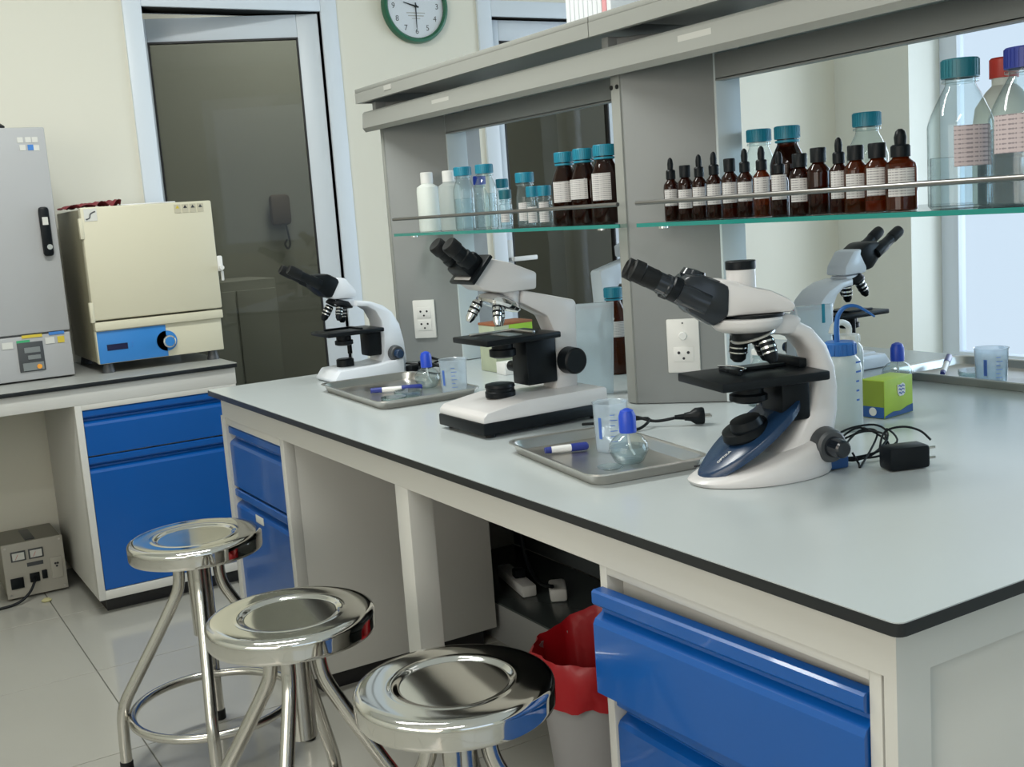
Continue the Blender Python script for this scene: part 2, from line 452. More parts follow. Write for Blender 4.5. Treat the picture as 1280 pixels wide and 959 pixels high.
# things dimly seen through the first door's glass
t = thing('wall_hanging', 'oval brown object with a dangling cord seen through the dark door glass', 'wall fitting', (1.29, 5.33, 1.35))
part('housing', G().cbox((0, -.03, .0), (.12, .05, .17), .03), brownC if False else mat('brown_casing', (.16, .13, .10), .5), t)
part('cord', G().tube([(.02, -.04, -.08), (.03, -.04, -.14), (.035, -.04, -.19), (.02, -.04, -.215), (.005, -.04, -.19), (.02, -.04, -.165)], .006, smooth=5), greyK, t)
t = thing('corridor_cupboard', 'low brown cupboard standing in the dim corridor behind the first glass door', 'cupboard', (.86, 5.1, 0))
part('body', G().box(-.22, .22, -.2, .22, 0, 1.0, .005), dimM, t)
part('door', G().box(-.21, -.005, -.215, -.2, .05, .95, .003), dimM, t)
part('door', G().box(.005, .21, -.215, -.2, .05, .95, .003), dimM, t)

# ================================================================== DRAWER CABINETS
def drawer_front(parent, x0, x1, z0, z1, yf, name='drawer', lipw=.034, mtx=None, m=blueM, label=None):
    """pressed steel front facing -Y : slanted pull lip on top, deep groove, flat panel"""
    h = z1 - z0
    prof = [(yf + .022, z0), (yf, z0), (yf, z1 - lipw - .020), (yf + .004, z1 - lipw - .012), (yf + .018, z1 - lipw - .004), (yf + .020, z1 - lipw + .002),
            (yf + .003, z1 - lipw + .010), (yf, z1 - lipw + .014), (yf, z1 - .003), (yf + .004, z1), (yf + .022, z1)]
    g = G(); n = len(prof)
    g.prism(prof, x0, x1, axis='x')
    # end caps of the groove
    if mtx: g.xf(mtx)
    return part(name, g, m, parent, label, ang=25)

# ---- side bench along the back wall
sb_y = 3.106
t = thing('side_bench', 'side bench with grey black-edged top along the back wall, carrying the oven', 'lab bench', (0, 0, 0))
part('laminate_top', G().box(-1.9, .277, sb_y, YW - .002, BT - .002, BT), topM2, t)
part('black_core', G().box(-1.9, .277, sb_y + .0002, YW - .002, BT - .016, BT - .002, .0015), edgeM, t)
part('apron', G().box(-1.9, .272, sb_y + .012, sb_y + .04, BT - .075, BT - .016, .002).box(.24, .272, sb_y + .04, YW - .01, BT - .075, BT - .016, .002), frameM, t)
part('leg', G().box(-1.86, -1.81, sb_y + .02, sb_y + .07, 0, BT - .016, .003), frameM, t)
part('leg', G().box(-1.86, -1.81, YW - .06, YW - .01, 0, BT - .016, .003), frameM, t)
def cabinet(name, label, W_, depth, H, loc, rz, rows, inset=.022, lab=None, z0=.055, bot=.03, skew=0):
    """local: width along +x, front faces -y at y=0"""
    t = thing(name, label, 'cabinet', loc, rz)
    g = G().box(0, W_, .030, depth, z0, H, .001)
    part('body', g, frameM, t)
    g = G(); i = inset
    g.box(0, i, 0, .0302, z0, H, .001).box(W_ - i, W_, 0, .0302, z0, H, .001).box(i, W_ - i, 0, .0302, z0, z0 + bot, .001).box(i, W_ - i, 0, .0302, H - i * .8, H, .001)
    part('face_frame', g, frameM, t)
    for k, (a, b, out) in enumerate(rows):
        mt = None
        if out > .01:
            mt = Matrix.Translation((W_ - i, 0, 0)) @ Matrix.Rotation(math.atan2(out, W_), 4, 'Z') @ Matrix.Translation((-(W_ - i), 0, 0))
        dr = drawer_front(t, i + .002, W_ - i - .002, a, b, -.008 if out else .0035, mtx=mt)
        if out > .01:
            part('drawer_side', G().box(i + .006, i + .012, .014, .05, a + .02, b - .04).xf(mt), frameM, dr)
    part('shadow_plinth', G().box(.03, W_ - .03, .05, depth - .03, .0, z0, .002), gasket, t)  # recessed base, near black in place of the shadow under the cabinet
    return t
cb = cabinet('drawer_cabinet', 'cabinet with two blue fronts under the side worktop below the oven', .545, .66, BT - .075, (-.276, sb_y + .012, 0), 0,
             [(.552, .706, 0), (.088, .546, 0)], z0=.055)

# ================================================================== ISLAND
L = 2.531; IW = 1.62
t = thing('island_bench', 'long pale island bench with thick black worktop edge and grey-white steel frame', 'lab bench')
def rr(x0, x1, y0, y1, r):
    p = []
    for cx, cy, a in [(x0 + r, y0 + r, 180), (x1 - r, y0 + r, 270), (x1 - r, y1 - r, 0), (x0 + r, y1 - r, 90)]:
        for k in range(5): p.append((cx + r * math.cos(R(a + 22.5 * k)), cy + r * math.sin(R(a + 22.5 * k))))
    return p
part('laminate_top', G().prism(rr(0.0006, IW - .0006, 0.0006, L - .0006, .012), BT - .0015, BT, axis='z'), topM, t)
part('black_core', G().prism(rr(0, IW, 0, L, .012), BT - .0165, BT - .0015, axis='z'), edgeM, t)
# steel frame
za, zb = BT - .082, BT - .0165
part('apron', G().box(.03, .07, .086, L - .086, za, zb), frameM, t)
part('apron', G().box(IW - .07, IW - .03, .086, L - .086, za, zb), frameM, t)
part('end_apron', G().box(.086, IW - .086, .030, .07, za, zb), frameM, t)
part('end_apron', G().box(.086, IW - .086, L - .07, L - .03, za, zb), frameM, t)
for x in (.03, IW - .086):
    for y, z1 in ((.030, zb), (1.262, za), (L - .086, zb)):
        ww = .018 if y < .1 else .056
        if y > 2: part('leg', G().box(x, x + .056, y + .036, y + .056, .02, z1), frameM, t); part('leg_head', G().box(x, x + .056, y, y + .036, za, z1), frameM, t)
        elif y < .1: part('leg', G().box(x, x + .056, y, y + .018, .02, z1), frameM, t); part('leg_head', G().box(x, x + .056, y + .018, y + .056, za, z1), frameM, t)
        else: part('leg', G().box(x, x + .056, y, y + .060, .02, z1, .002), frameM, t)
part('end_panel', G().box(.09, IW - .09, L - .046, L - .040, .05, za, .001), frameM, t)
part('end_panel', G().box(.09, IW - .09, .040, .048, .05, za, .001), frameM, t)
part('bottom_rail', G().box(.085, IW - .085, .03, .048, .03, .10, .002), frameM, t)
# cabinets: local x along world -y for the -X facing side
MROT = R(-90)   # local +x -> world -y ; local -y(front) -> world -x
cabF = cabinet('drawer_cabinet', 'blue two-drawer island cabinet at the far left end, with a small white label', .535, .59, za, (.034, 2.535, 0), MROT,
               [(.512, .692, 0), (.12, .502, 0)], inset=.028)
part('name_label', G().box(.23, .295, .0018, .0034, .435, .457, .0004), stickM, cabF, 'small white label')
cabN = cabinet('drawer_cabinet', 'blue drawer cabinet at the near end of the island, top drawer slightly pulled out', .545, .59, za, (.034, .60, 0), MROT,
               [(.524, .688, .026), (.13, .512, 0)], inset=.018)
cabO = cabinet('drawer_cabinet', 'pale cabinet on the far side of the island, seen only as a back panel', .9, .55, za, (IW - .034, .09, 0), R(90), [(.5, .69, 0), (.12, .49, 0)])
cabP = copy_tree(cabO, 'pale cabinet on the far side of the island behind the floor duct', (IW - .034, 1.60, 0))
# service duct and things in the knee space
t = thing('floor_duct', 'low grey service duct with dark top running under the middle of the island', 'duct')
part('duct_cover', G().box(.642, .98, .10, L - .05, .0, .118, .002), mat('duct_grey', (.33, .335, .33), .5), t)
part('duct_top', G().box(.640, .98, .10, L - .05, .118, .124, .001), mat('duct_top_grey', (0.07, 0.085, 0.085), 0.25), t)
t = thing('back_panel', 'dark blue-grey panel closing the back of the island knee space', 'panel')
part('lower_panel', G().box(.985, .995, .10, L - .05, .124, .30, .001), mat('grey_panel', (0.13, 0.15, 0.155), 0.5), t)
part('upper_panel', G().box(.99, 1.0, .10, L - .05, .305, za - .005, .001), darkPan, t)
t = thing('power_strip', 'white power strip lying on the floor duct under the island', 'power strip', (.76, 2.1, .124), R(78))
part('housing', G().cbox((0, 0, .018), (.24, .045, .036), .006), whiteP, t)
part('plug', G().cbox((-.03, 0, .05), (.035, .035, .028), .006), blackM, t)
t = thing('power_strip', 'second white power adapter on the floor duct, at the looped black cable', 'power strip', (.80, 1.93, .124), R(60))
part('housing', G().cbox((0, 0, .02), (.10, .05, .04), .008), whiteP, t)
single('hanging_cable', G().tube([(.80, 2.12, .70), (.79, 2.10, .5), (.78, 2.09, .34), (.77, 2.05, .22), (.76, 1.97, .17), (.75, 1.88, .18)], .006, smooth=6), blackM,
       'black cable hanging down to the power strip under the island', 'cable')
# bin with red bag
t = thing('waste_bin', 'pale waste bin lined with a red bag in the knee space of the island', 'bin', (.40, 1.17, 0))
part('bin_body', G().lathe([(0, 0), (.095, 0), (.10, .005), (.128, .30), (.132, .30), (.132, .306), (.124, .306), (.096, .012), (0, .012)], seg=40), binM, t)
g = G(); seg = 56; rings = []
for k, (r_, z_) in enumerate([(.100, .20), (.119, .300), (.132, .318), (.140, .305), (.141, .27), (.137, .235), (.133, .215)]):
    ring = []
    for i in range(seg):
        a = 2 * PI * i / seg
        j = .004 * math.sin(a * 9 + k) + .003 * math.sin(a * 17 + 2 * k)
        zz = z_ + (.045 * max(0, math.cos(a - R(35))) ** 3 if 1 <= k <= 3 else 0) + (.004 * math.sin(a * 5) + .003 * math.sin(a * 13) if k >= 5 else 0)
        ring.append(g.b.verts.new(((r_ + j) * math.cos(a), (r_ + j) * math.sin(a), zz)))
    rings.append(ring)
for A, B in zip(rings, rings[1:]):
    for i in range(seg): g.b.faces.new([A[i], A[(i + 1) % seg], B[(i + 1) % seg], B[i]])
cen = g.b.verts.new((0, 0, .12))
for i in range(seg): g.b.faces.new([rings[0][(i + 1) % seg], rings[0][i], cen])
part('bag_liner', g, bagR, t, 'crumpled red plastic bag liner', ang=80, recalc=False)
single('crumpled_wrapper', G().cbox((0, 0, 0), (.03, .022, .02), .006, Matrix.Rotation(.5, 3, 'X')).cbox((.012, .01, .006), (.02, .02, .02), .005, Matrix.Rotation(.9, 3, 'Y')), mat('foil', (.6, .5, .45), .4), 'small crumpled wrapper inside the red-lined bin', 'wrapper', (.45, 1.12, .225))

# ================================================================== REAGENT RACK
t = thing('reagent_rack', 'grey steel reagent rack with angled columns standing along the middle of the island', 'shelf rack', (0, 0, BT))
CX = .81; rk = t
ZT = 1.62 - BT
def column(cy, half=0):
    # section : narrow front tip, 45 degree socket faces, flat side, mirrored on the other half
    p = [(.637, cy + .018), (.637, cy - .018), (.78, cy - .165), (.84, cy - .165), (.983, cy - .018), (.983, cy + .018), (.84, cy + .165), (.78, cy + .165)]
    if half == 1: p = [(.637, cy), (.637, cy - .018), (.78, cy - .165), (.84, cy - .165), (.983, cy - .018), (.983, cy)]
    if half == -1: p = [(.637, cy), (.983, cy), (.983, cy + .018), (.84, cy + .165), (.78, cy + .165), (.637, cy + .018)]
    o = part('column', G().prism(p, .001, ZT, axis='z', bevel=.004), rackM, rk)
    # flat side plate, pale blue with the window light in its colour; nose strip
    if half != -1:
        part('lit_column_side', G().box(.776, .846, cy - .171, cy - .163, .002, ZT - .02, .002), mat('window_lit_steel', (0.60, 0.66, 0.68), .4), rk)
    part('column_nose', G().box(.633, .641, cy - .016, cy + (.016 if half != 1 else 0), .002, ZT - .05, .002), railM, rk)
    return o
column(1.293); column(L - .004, 1); column(.004, -1)
def zz(v): return v - BT
part('top_shelf', G().box(.58, 1.04, 1.308, 2.575, zz(1.655), zz(1.668), .002).box(.58, .595, 1.308, 2.575, zz(1.624), zz(1.655)).box(1.025, 1.04, 1.308, 2.575, zz(1.624), zz(1.655)).box(.595, 1.025, 2.56, 2.575, zz(1.624), zz(1.655)), railM, rk)
part('top_shelf', G().box(.58, 1.04, -.04, 1.305, zz(1.655), zz(1.668), .002).box(.58, .595, -.04, 1.305, zz(1.624), zz(1.655)).box(1.025, 1.04, -.04, 1.305, zz(1.624), zz(1.655)).box(.595, 1.025, -.04, -.025, zz(1.624), zz(1.655)), railM, rk)
def lowrail(y0, y1, s=1):
    # cross section in x,z
    p = [(.600, 1.592), (.606, 1.598), (.69, 1.598), (.69, 1.593), (.612, 1.590), (.612, 1.552), (.64, 1.546), (.64, 1.541), (.606, 1.536), (.597, 1.548)]
    if s < 0: p = [(2 * CX - a, b) for a, b in p]
    return G().prism([(a, zz(b)) for a, b in p], y0, y1, axis='y')
# prism axis 'y' uses (u, t, w) : u=x, w=z
part('lower_rail', lowrail(-.04, 2.575), railM, rk)
part('lower_rail', lowrail(-.04, 2.575, -1), railM, rk)
for a, b in ((.175, 1.122), (1.464, 2.36)):
    part('cross_beam', G().box(.775, .781, a, b, zz(1.508), zz(1.562), .001).box(.781, .845, a, b, zz(1.557), zz(1.562)).box(.775, .80, a, b, zz(1.506), zz(1.511)), rackM, rk)
for cy, hs in ((1.293, (-1, 1)), (L - .02, (-1,)), (.02, (1,))):
    g = G().box(.612, 1.008, cy - .012, cy + .012, ZT - .045, ZT + .002, .002)
    part('bracket', g, rackM, rk)
    bl = part('bolt', G().cyl((.60, cy - .012, ZT - .11), (.66, cy - .06, ZT - .11), .004), rubber, rk) if False else None
for y, z in ((1.255, 1.515), (1.305, 1.515)):
    part('bolt', G().cyl((.631, y if y > 1.3 else 1.284, zz(z)), (.6395, y if y > 1.3 else 1.284, zz(z)), .005), rubber, rk)
for nm, y0, y1, z0, z1 in [('s', 2.10, 2.17, 1.562, 1.576)]:
    pass
part('rail_sticker', G().box(.5985, .6, 2.00, 2.10, zz(1.562), zz(1.580)), stickG, rk, 'pale sticker strip')
part('rail_sticker', G().box(.5985, .6, .93, 1.03, zz(1.562), zz(1.582)), stickG, rk, 'pale sticker strip')
part('rail_sticker', G().box(.5785, .58, 2.31, 2.36, zz(1.639), zz(1.653)), stickG, rk, 'pale sticker strip')
def gshelf(y0, y1, n0, n1):
    # pane notched to clear the angled columns
    e = .006
    p = [(.600, y0), (1.02, y0)] if not n0 else [(.600, y0), (.70, y0), (.783, y0 - .09), (.837, y0 - .09), (.92, y0), (1.02, y0)]
    p += ([(1.02, y1), (.600, y1)] if not n1 else [(1.02, y1), (.92, y1), (.837, y1 - .0), (.783, y1 - .0), (.70, y1), (.600, y1)])
    q = [(.604, y0 - .14), (.624, y0 - .14), (.624, y0 - .092), (.70, y0 - .01), (.715, y0), (1.016, y0)] if n0 else [(.604, y0), (1.016, y0)]
    q += [(1.016, y1), (.92, y1), (.85, y1 - .068), (.77, y1 - .068), (.695, y1), (.604, y1)] if n1 else [(1.016, y1), (.604, y1)]
    part('glass_shelf', G().prism(q, zz(1.206), zz(1.2145), axis='z'), glassS, rk)
    yf0 = y0 - .14 if n0 else y0
    part('glass_edge', G().box(.6, .604, yf0, y1, zz(1.206), zz(1.2145)), glassE, rk, 'green polished glass edge')
    part('glass_edge', G().box(1.016, 1.02, y0, y1, zz(1.206), zz(1.2145)), glassE, rk, 'green polished glass edge')
    part('guard_rail', G().tube([(.602, yf0 + .002, zz(1.258)), (.602, y1 - .002, zz(1.258))], .0048, 12), guardM, rk)
    part('guard_rail', G().tube([(1.018, y0 + .002, zz(1.258)), (1.018, y1 - .002, zz(1.258))], .0048, 12), guardM, rk)
    for y in (y0 + .012, y1 - .012):
        part('shelf_bracket', G().cyl((.665, y, zz(1.200)), (.665, y, zz(1.206)), .012).cyl((.955, y, zz(1.200)), (.955, y, zz(1.206)), .012), chromeM, rk)
gshelf(.18, 1.198, 0, 1); gshelf(1.402, 2.42, 1, 0)

# sockets on the angled faces
def socket(name, label, org, d, u0, z0, kind):
    t = thing(name, label, 'socket', (org[0] + d[0] * u0, org[1] + d[1] * u0, BT + z0), math.atan2(d[1], d[0]))
    # local x along face, local -y outwards
    part('plate', G().cbox((.0365, -.004, .061), (.073, .010, .122), .003), socketM, t)
    part('mounting_box', G().cbox((.0365, .002, .061), (.070, .006, .118), .001), frameM, t)
    if kind == 2: hs = [(.0365, .042), (.0365, .082)]
    else: hs = [(.0365, .042)]
    for cx, cz in hs:
        part('socket_face', G().cbox((cx, -.0095, cz), (.046, .002, .034), .0008), socketM, t)
        for k, (hx, hz) in enumerate([(-.0105, .004), (.0105, .004), (0, -.009)]):
            part('hole', G().cyl((cx + hx, -.0101, cz + hz), (cx + hx, -.0112, cz + hz), .0034 if k < 2 else .0030, seg=12), inkK, t)
    if kind == 1:
        part('switch_button', G().cyl((.0365, -.009, .084), (.0365, -.0145, .084), .0095, .008), whiteP, t)
        part('screw', G().cyl((.0365, -.009, .113), (.0365, -.0098, .113), .002, seg=10), greyK, t)
dd = (.143 / math.hypot(.143, .147), -.147 / math.hypot(.143, .147))
socket('wall_socket', 'white socket with round button on the middle rack column', (.637, 1.275), dd, .074, .072, 1)
socket('wall_socket', 'white double socket on the far left rack column', (.637, L - .022), dd, .050, .077, 2)

# booklets standing on the rack top
ordn = ['first', 'second', 'third', 'fourth', 'fifth', 'sixth', 'seventh', 'eighth', 'ninth']
for i in range(10):
    y = 1.445 - i * .0175
    g = G().box(0, .20, -.0075, .0075, 0, .27 + .01 * (i % 3), .001)
    if i == 8: single('booklet', g, pinkM, 'pink booklet near the right end of the row standing on the rack top', 'booklet', (.625, y, 1.6685))
    else:
        lab = 'thin white booklet at the right end of the row on the rack top' if i == 9 else ordn[i] + ' thin white booklet from the left in the row on the rack top'
        single('booklet', g, mat('white_paper_spine', (.78, .82, .85), .6), lab, 'booklet', (.625, y, 1.6685), group='white booklets on the rack top')

# ================================================================== BOTTLES
SZ = 1.2150
def front_label(rad, z0, z1, half=52, mid=222):
    return G().lathe([(rad, z0), (rad, z1)], seg=16, a0=R(mid - half), a1=R(mid + half))
def dropper(label, y, H, r, cap, m, liq=None, lab=(.25, .8), x=.660):
    t = thing('dropper_bottle' if cap == 'd' else 'reagent_bottle', label, 'bottle', (x, y, SZ))
    top = H * (.66 if cap == 'd' else .78)
    part('glass_body', G().lathe([(0, 0), (r * .92, 0), (r, .003), (r, top * .80), (r * .93, top * .88), (r * .55, top * .97), (r * .5, top), (0, top)], seg=28), m, t)
    if cap == 'd':
        part('collar', G().lathe([(0, top), (r * .62, top), (r * .62, top + H * .13), (r * .5, top + H * .15), (0, top + H * .15)], seg=20), blackM, t)
        part('dropper_bulb', G().lathe([(0, top + H * .14), (r * .36, top + H * .15), (r * .40, H * .90), (r * .30, H * .97), (r * .12, H), (0, H)], seg=16), blackM, t)
    else:
        part('screw_cap', G().lathe([(0, top), (r * .66, top), (r * .68, H - .002), (r * .62, H), (0, H)], seg=24), blackM, t)
    if liq: part('liquid', G().lathe([(0, .003), (r * .94, .003), (r * .94, H * .17), (0, H * .17)], seg=24), liq, t)
    if lab: part('paper_label', front_label(r + .0005, H * lab[0], H * lab[1]), paper, t)
    return t
rows = [
 ('amber dropper bottle leftmost in the row on the right glass shelf', 1.147, .134, .0165, 'd', None, (.24, .50)),
 ('short amber bottle with black screw cap, second from left on the right shelf', 1.100, .115, .0175, 's', None, (.22, .56)),
 ('amber dropper bottle third from left on the right glass shelf', 1.055, .134, .0165, 'd', None, (.22, .50)),
 ('amber dropper bottle fourth from left on the right glass shelf', 1.009, .136, .017, 'd', None, (.22, .52)),
 ('amber bottle with screw cap and glowing orange base, fifth from left on right shelf', .962, .119, .0175, 's', orLiq, (.26, .60)),
 ('dark dropper bottle sixth from left, below the teal-capped clear bottle', .918, .135, .0172, 'd', blkLiq, (.24, .52)),
 ('amber dropper bottle seventh from left in front of the gap between teal caps', .871, .136, .0178, 'd', None, (.26, .56)),
 ('amber dropper bottle eighth from left in front of the purple bottle', .824, .122, .0172, 'd', None, (.26, .64)),
 ('wider amber screw-cap bottle ninth from left with a broad label', .770, .114, .0205, 's', darkLiq, (.22, .60)),
 ('unlabelled dark amber bottle with tall screw cap, tenth from left', .724, .121, .0215, 's', None, None),
 ('amber dropper bottle with red contents, eleventh from left on the right shelf', .675, .135, .0175, 'd', redLiq, (.20, .56)),
 ('amber screw-cap bottle with lighter shoulder, twelfth from left on the right shelf', .636, .118, .0210, 's', blkLiq, (.22, .58)),
 ('amber screw-cap bottle second from right in the small row, orange base', .588, .118, .0225, 's', orLiq, (.24, .64)),
 ('large amber dropper bottle with crimson base at the right end of the row', .538, .137, .0265, 'd', redLiq, (.18, .52)),
]
for i, (lb, y, H, r, cp, lq, la) in enumerate(rows):
    dropper(lb, y, H, r, cp, amberL if i in (6, 11, 12, 13) else amberG, lq if lq else brnLiq, la)

def labbottle(name, label, x, y, H, r, rc, glassm, capm, fill=None, lab=None, labm=None, capH=.027, z=SZ, ring=True, shoulder=.55, labhalf=40, mid=225):
    t = thing(name, label, 'bottle', (x, y, z))
    zs = H * shoulder; zn = H - capH - .006; rn = rc * .80
    pr = [(0, 0), (r * .9, 0), (r, .006), (r, zs)]
    for k, (fr_, fz_) in enumerate([(.985, .06), (.93, .15), (.80, .32), (.55, .56), (.30, .78), (.08, .95)]):
        pr.append((rn + (r - rn) * fr_, zs + (zn - .006 - zs) * fz_))
    pr += [(rn, zn - .004), (rn, zn + .006), (0, zn + .006)]
    part('glass_body', G().lathe(pr, seg=36), glassm, t)
    if ring: part('pouring_ring', G().lathe([(rn, zn - .002), (rc * .98, zn - .001), (rc * .98, zn + .003), (rn, zn + .004)], seg=28), capm if glassm is not clearG else clearG, t)
    cg = G(); cg.lathe([(0, H - capH), (rc, H - capH), (rc, H - .002), (rc * .95, H), (0, H)], seg=40)
    for k in range(30):
        a = 2 * PI * k / 30
        cg.cbox((rc * math.cos(a), rc * math.sin(a), H - capH / 2), (.0014, .0018, capH * .86), 0, Matrix.Rotation(a, 3, 'Z'))
    part('screw_cap', cg, capm, t)
    if fill:
        fm, fz = fill
        q = [(0, .004), (r * .93, .004), (r * .93, min(fz * H, zs))]
        if fz * H > zs: q += [(r * .80, zs + (zn - zs) * .45), (rn * .92, zn - .01), (0, zn - .01)]
        else: q += [(0, fz * H)]
        part('liquid', G().lathe(q, seg=32), fm, t)
    if lab: part('paper_label', front_label(r + .0007, H * lab[0], H * lab[1], labhalf, mid), labm or paper, t)
    return t
# right shelf, back row
labbottle('reagent_bottle', 'clear glass bottle with teal cap behind the sixth and seventh small bottles', .86, 1.085, .183, .036, .0265, clearG, capT, (waterM, .3))
labbottle('reagent_bottle', 'purple-filled bottle with teal cap behind the row of small amber bottles', .86, 1.00, .182, .038, .0265, amberG, capT, (purLiq, .9))
labbottle('reagent_bottle', 'clear glass bottle with teal cap behind the screw-cap amber bottles', .86, .785, .187, .040, .0270, clearG, capT, (waterM, .4))
labbottle('large_bottle', 'large clear bottle with dark teal cap and pinkish label at right of shelf', .675, .430, .236, .0515, .029, clearG, capD, (waterM, .35), (.28, .55), paper2, .030, labhalf=34, mid=240)
labbottle('large_bottle', 'large bottle with navy cap, wide label and dark contents at right edge', .668, .306, .236, .056, .033, clearG, capN, (waterM, .5), (.34, .58), paper2, .031, labhalf=62, mid=222)
t = thing('white_jug', 'white plastic jug with red cap behind the navy-capped bottle', 'bottle', (.85, .475, SZ))
part('body', G().lathe([(0, 0), (.05, 0), (.052, .004), (.052, .13), (.047, .165), (.030, .19), (.02, .20), (.02, .215), (0, .215)]), hdpeM, t)
part('screw_cap', G().lathe([(0, .212), (.024, .212), (.024, .243), (.021, .246), (0, .246)]), capR, t)
t = thing('dark_jar', 'dark jar standing on the glass shelf behind the navy-capped bottle', 'jar', (.775, .428, SZ))
part('body', G().lathe([(0, 0), (.035, 0), (.037, .004), (.037, .075), (.03, .08), (0, .08)]), blackG, t)
part('lid', G().lathe([(0, .08), (.034, .08), (.034, .092), (0, .092)]), blackM, t)

# left shelf
def plain(label, y, H, r):
    t = thing('plastic_bottle', label, 'bottle', (.69, y, SZ))
    part('body', G().lathe([(0, 0), (r * .95, 0), (r, .004), (r, H * .68), (r * .95, H * .75), (r * .55, H * .80), (r * .52, H * .82), (0, H * .82)], seg=32), hdpeM if H > .175 else milkM, t)
    part('screw_cap', G().lathe([(0, H * .815), (r * .56, H * .815), (r * .56, H * .985), (r * .5, H), (0, H)], seg=28), whiteP, t)
    return t
plain('white plastic bottle leftmost on the left glass shelf', 2.345, .178, .034)
plain('milky plastic bottle second from left on the left glass shelf', 2.205, .174, .033)
labbottle('reagent_bottle', 'clear bottle with teal cap next to the milky plastic bottle', .68, 2.100, .178, .031, .0250, clearG, capT, (waterM, .5), capH=.025, shoulder=.62)
labbottle('reagent_bottle', 'clear bottle with teal cap, second clear one from left on left shelf', .68, 1.976, .177, .0315, .0245, clearG, capT, (waterM, .55), capH=.025, shoulder=.62)
labbottle('reagent_bottle', 'clear bottle with blue cap hidden between two teal-capped clear bottles', .86, 2.32, .158, .028, .019, clearG, capB, None)
labbottle('small_bottle', 'small clear bottle with pale teal cap at the back of the left shelf', .86, 2.185, .141, .026, .018, clearG, capT, None)
labbottle('small_bottle', 'short clear bottle with dark teal cap before the tall narrow-shouldered one', .68, 1.873, .102, .018, .0165, clearG, capD, (waterM, .3), (.15, .45), capH=.025, shoulder=.6)
labbottle('reagent_bottle', 'medium clear bottle with teal cap and grey label on left shelf', .69, 1.785, .142, .025, .0245, clearG, capT, (waterM, .3), (.12, .45), capH=.026, shoulder=.5)
labbottle('small_bottle', 'short clear bottle with teal cap, left one of the labelled pair', .68, 1.735, .104, .018, .0165, clearG, capT, None, (.1, .5), capH=.027, shoulder=.62)
labbottle('small_bottle', 'short clear bottle with teal cap, right one of the pair touching amber', .68, 1.679, .103, .019, .0170, clearG, capT, None, (.1, .6), capH=.026, shoulder=.62)
labbottle('amber_bottle', 'amber bottle with teal cap, leftmost of three, nearly black inside', .68, 1.580, .179, .035, .0245, amberG, capT, (blkLiq, .85), (.32, .60), capH=.025, labhalf=48)
labbottle('amber_bottle', 'amber bottle with teal cap, middle of three on the left shelf', .68, 1.497, .181, .035, .0250, amberG, capT, (darkLiq, .85), (.34, .60), capH=.026, labhalf=45, mid=200)
labbottle('amber_bottle', 'dark red bottle with teal cap, rightmost of three beside the rack column', .675, 1.405, .183, .037, .0255, amberG, capT, (darkLiq, .9), (.30, .64), capH=.026, labhalf=38, mid=215)

# ================================================================== MICROSCOPES  (local +x = towards the user, z up)
def Ry(a): return Matrix.Rotation(a, 3, 'Y')
def objective(t, p, d, L_=.045, r=.0115, m=chromeM, band=blackM, fat=False):
    d = Vector(d).normalized(); p = Vector(p)
    g = G().lathe([(0, 0), (r * .9, 0), (r, .002), (r, L_ * .70), (r * .9, L_ * .76), (r * .86, L_ * .90), (r * .5, L_), (0, L_)] if fat else [(0, 0), (r * .8, 0), (r, .004), (r, L_ * .55), (r * .9, L_ * .62), (r * .85, L_ * .82), (r * .45, L_), (0, L_)], p, 20, d)
    o = part('objective', g, m, t)
    for a_, b_ in (((.10, .14), (.30, .35), (.50, .54), (.66, .70)) if fat else ((.12, .19), (.34, .43), (.56, .62))):
        rr_ = r * (1.04 if b_ < .5 or fat else .99)
        part('band', G().lathe([(r * .8, L_ * a_ - .0003), (rr_, L_ * a_), (rr_, L_ * b_), (r * .8, L_ * b_ + .0003)], p, 20, d), band, o)
def binoc(t, base, ax, lat, L_, r, m=blackM, splay=0.0, tipr=None):
    """two eyepiece tubes from base along ax, at +-lat"""
    ax = Vector(ax).normalized(); base = Vector(base); tipr = tipr or r * 1.12
    for s in (-1, 1):
        p = base + Vector((0, s * lat, 0)); a = (ax + Vector((0, s * splay, 0))).normalized()
        o = part('eyepiece_tube', G().lathe([(0, 0), (r * 1.15, 0), (r * 1.15, L_ * .35), (r, L_ * .38), (r, L_ * .62), (r * 1.0, L_ * .64), (0, L_ * .64)], p, 24, a), m, t)
        part('eyepiece', G().lathe([(0, L_ * .63), (tipr * .92, L_ * .63), (tipr, L_ * .67), (tipr * .98, L_ * .94), (tipr * .85, L_), (tipr * .6, L_ * .985), (0, L_ * .97)], p, 24, a), rubber, o)

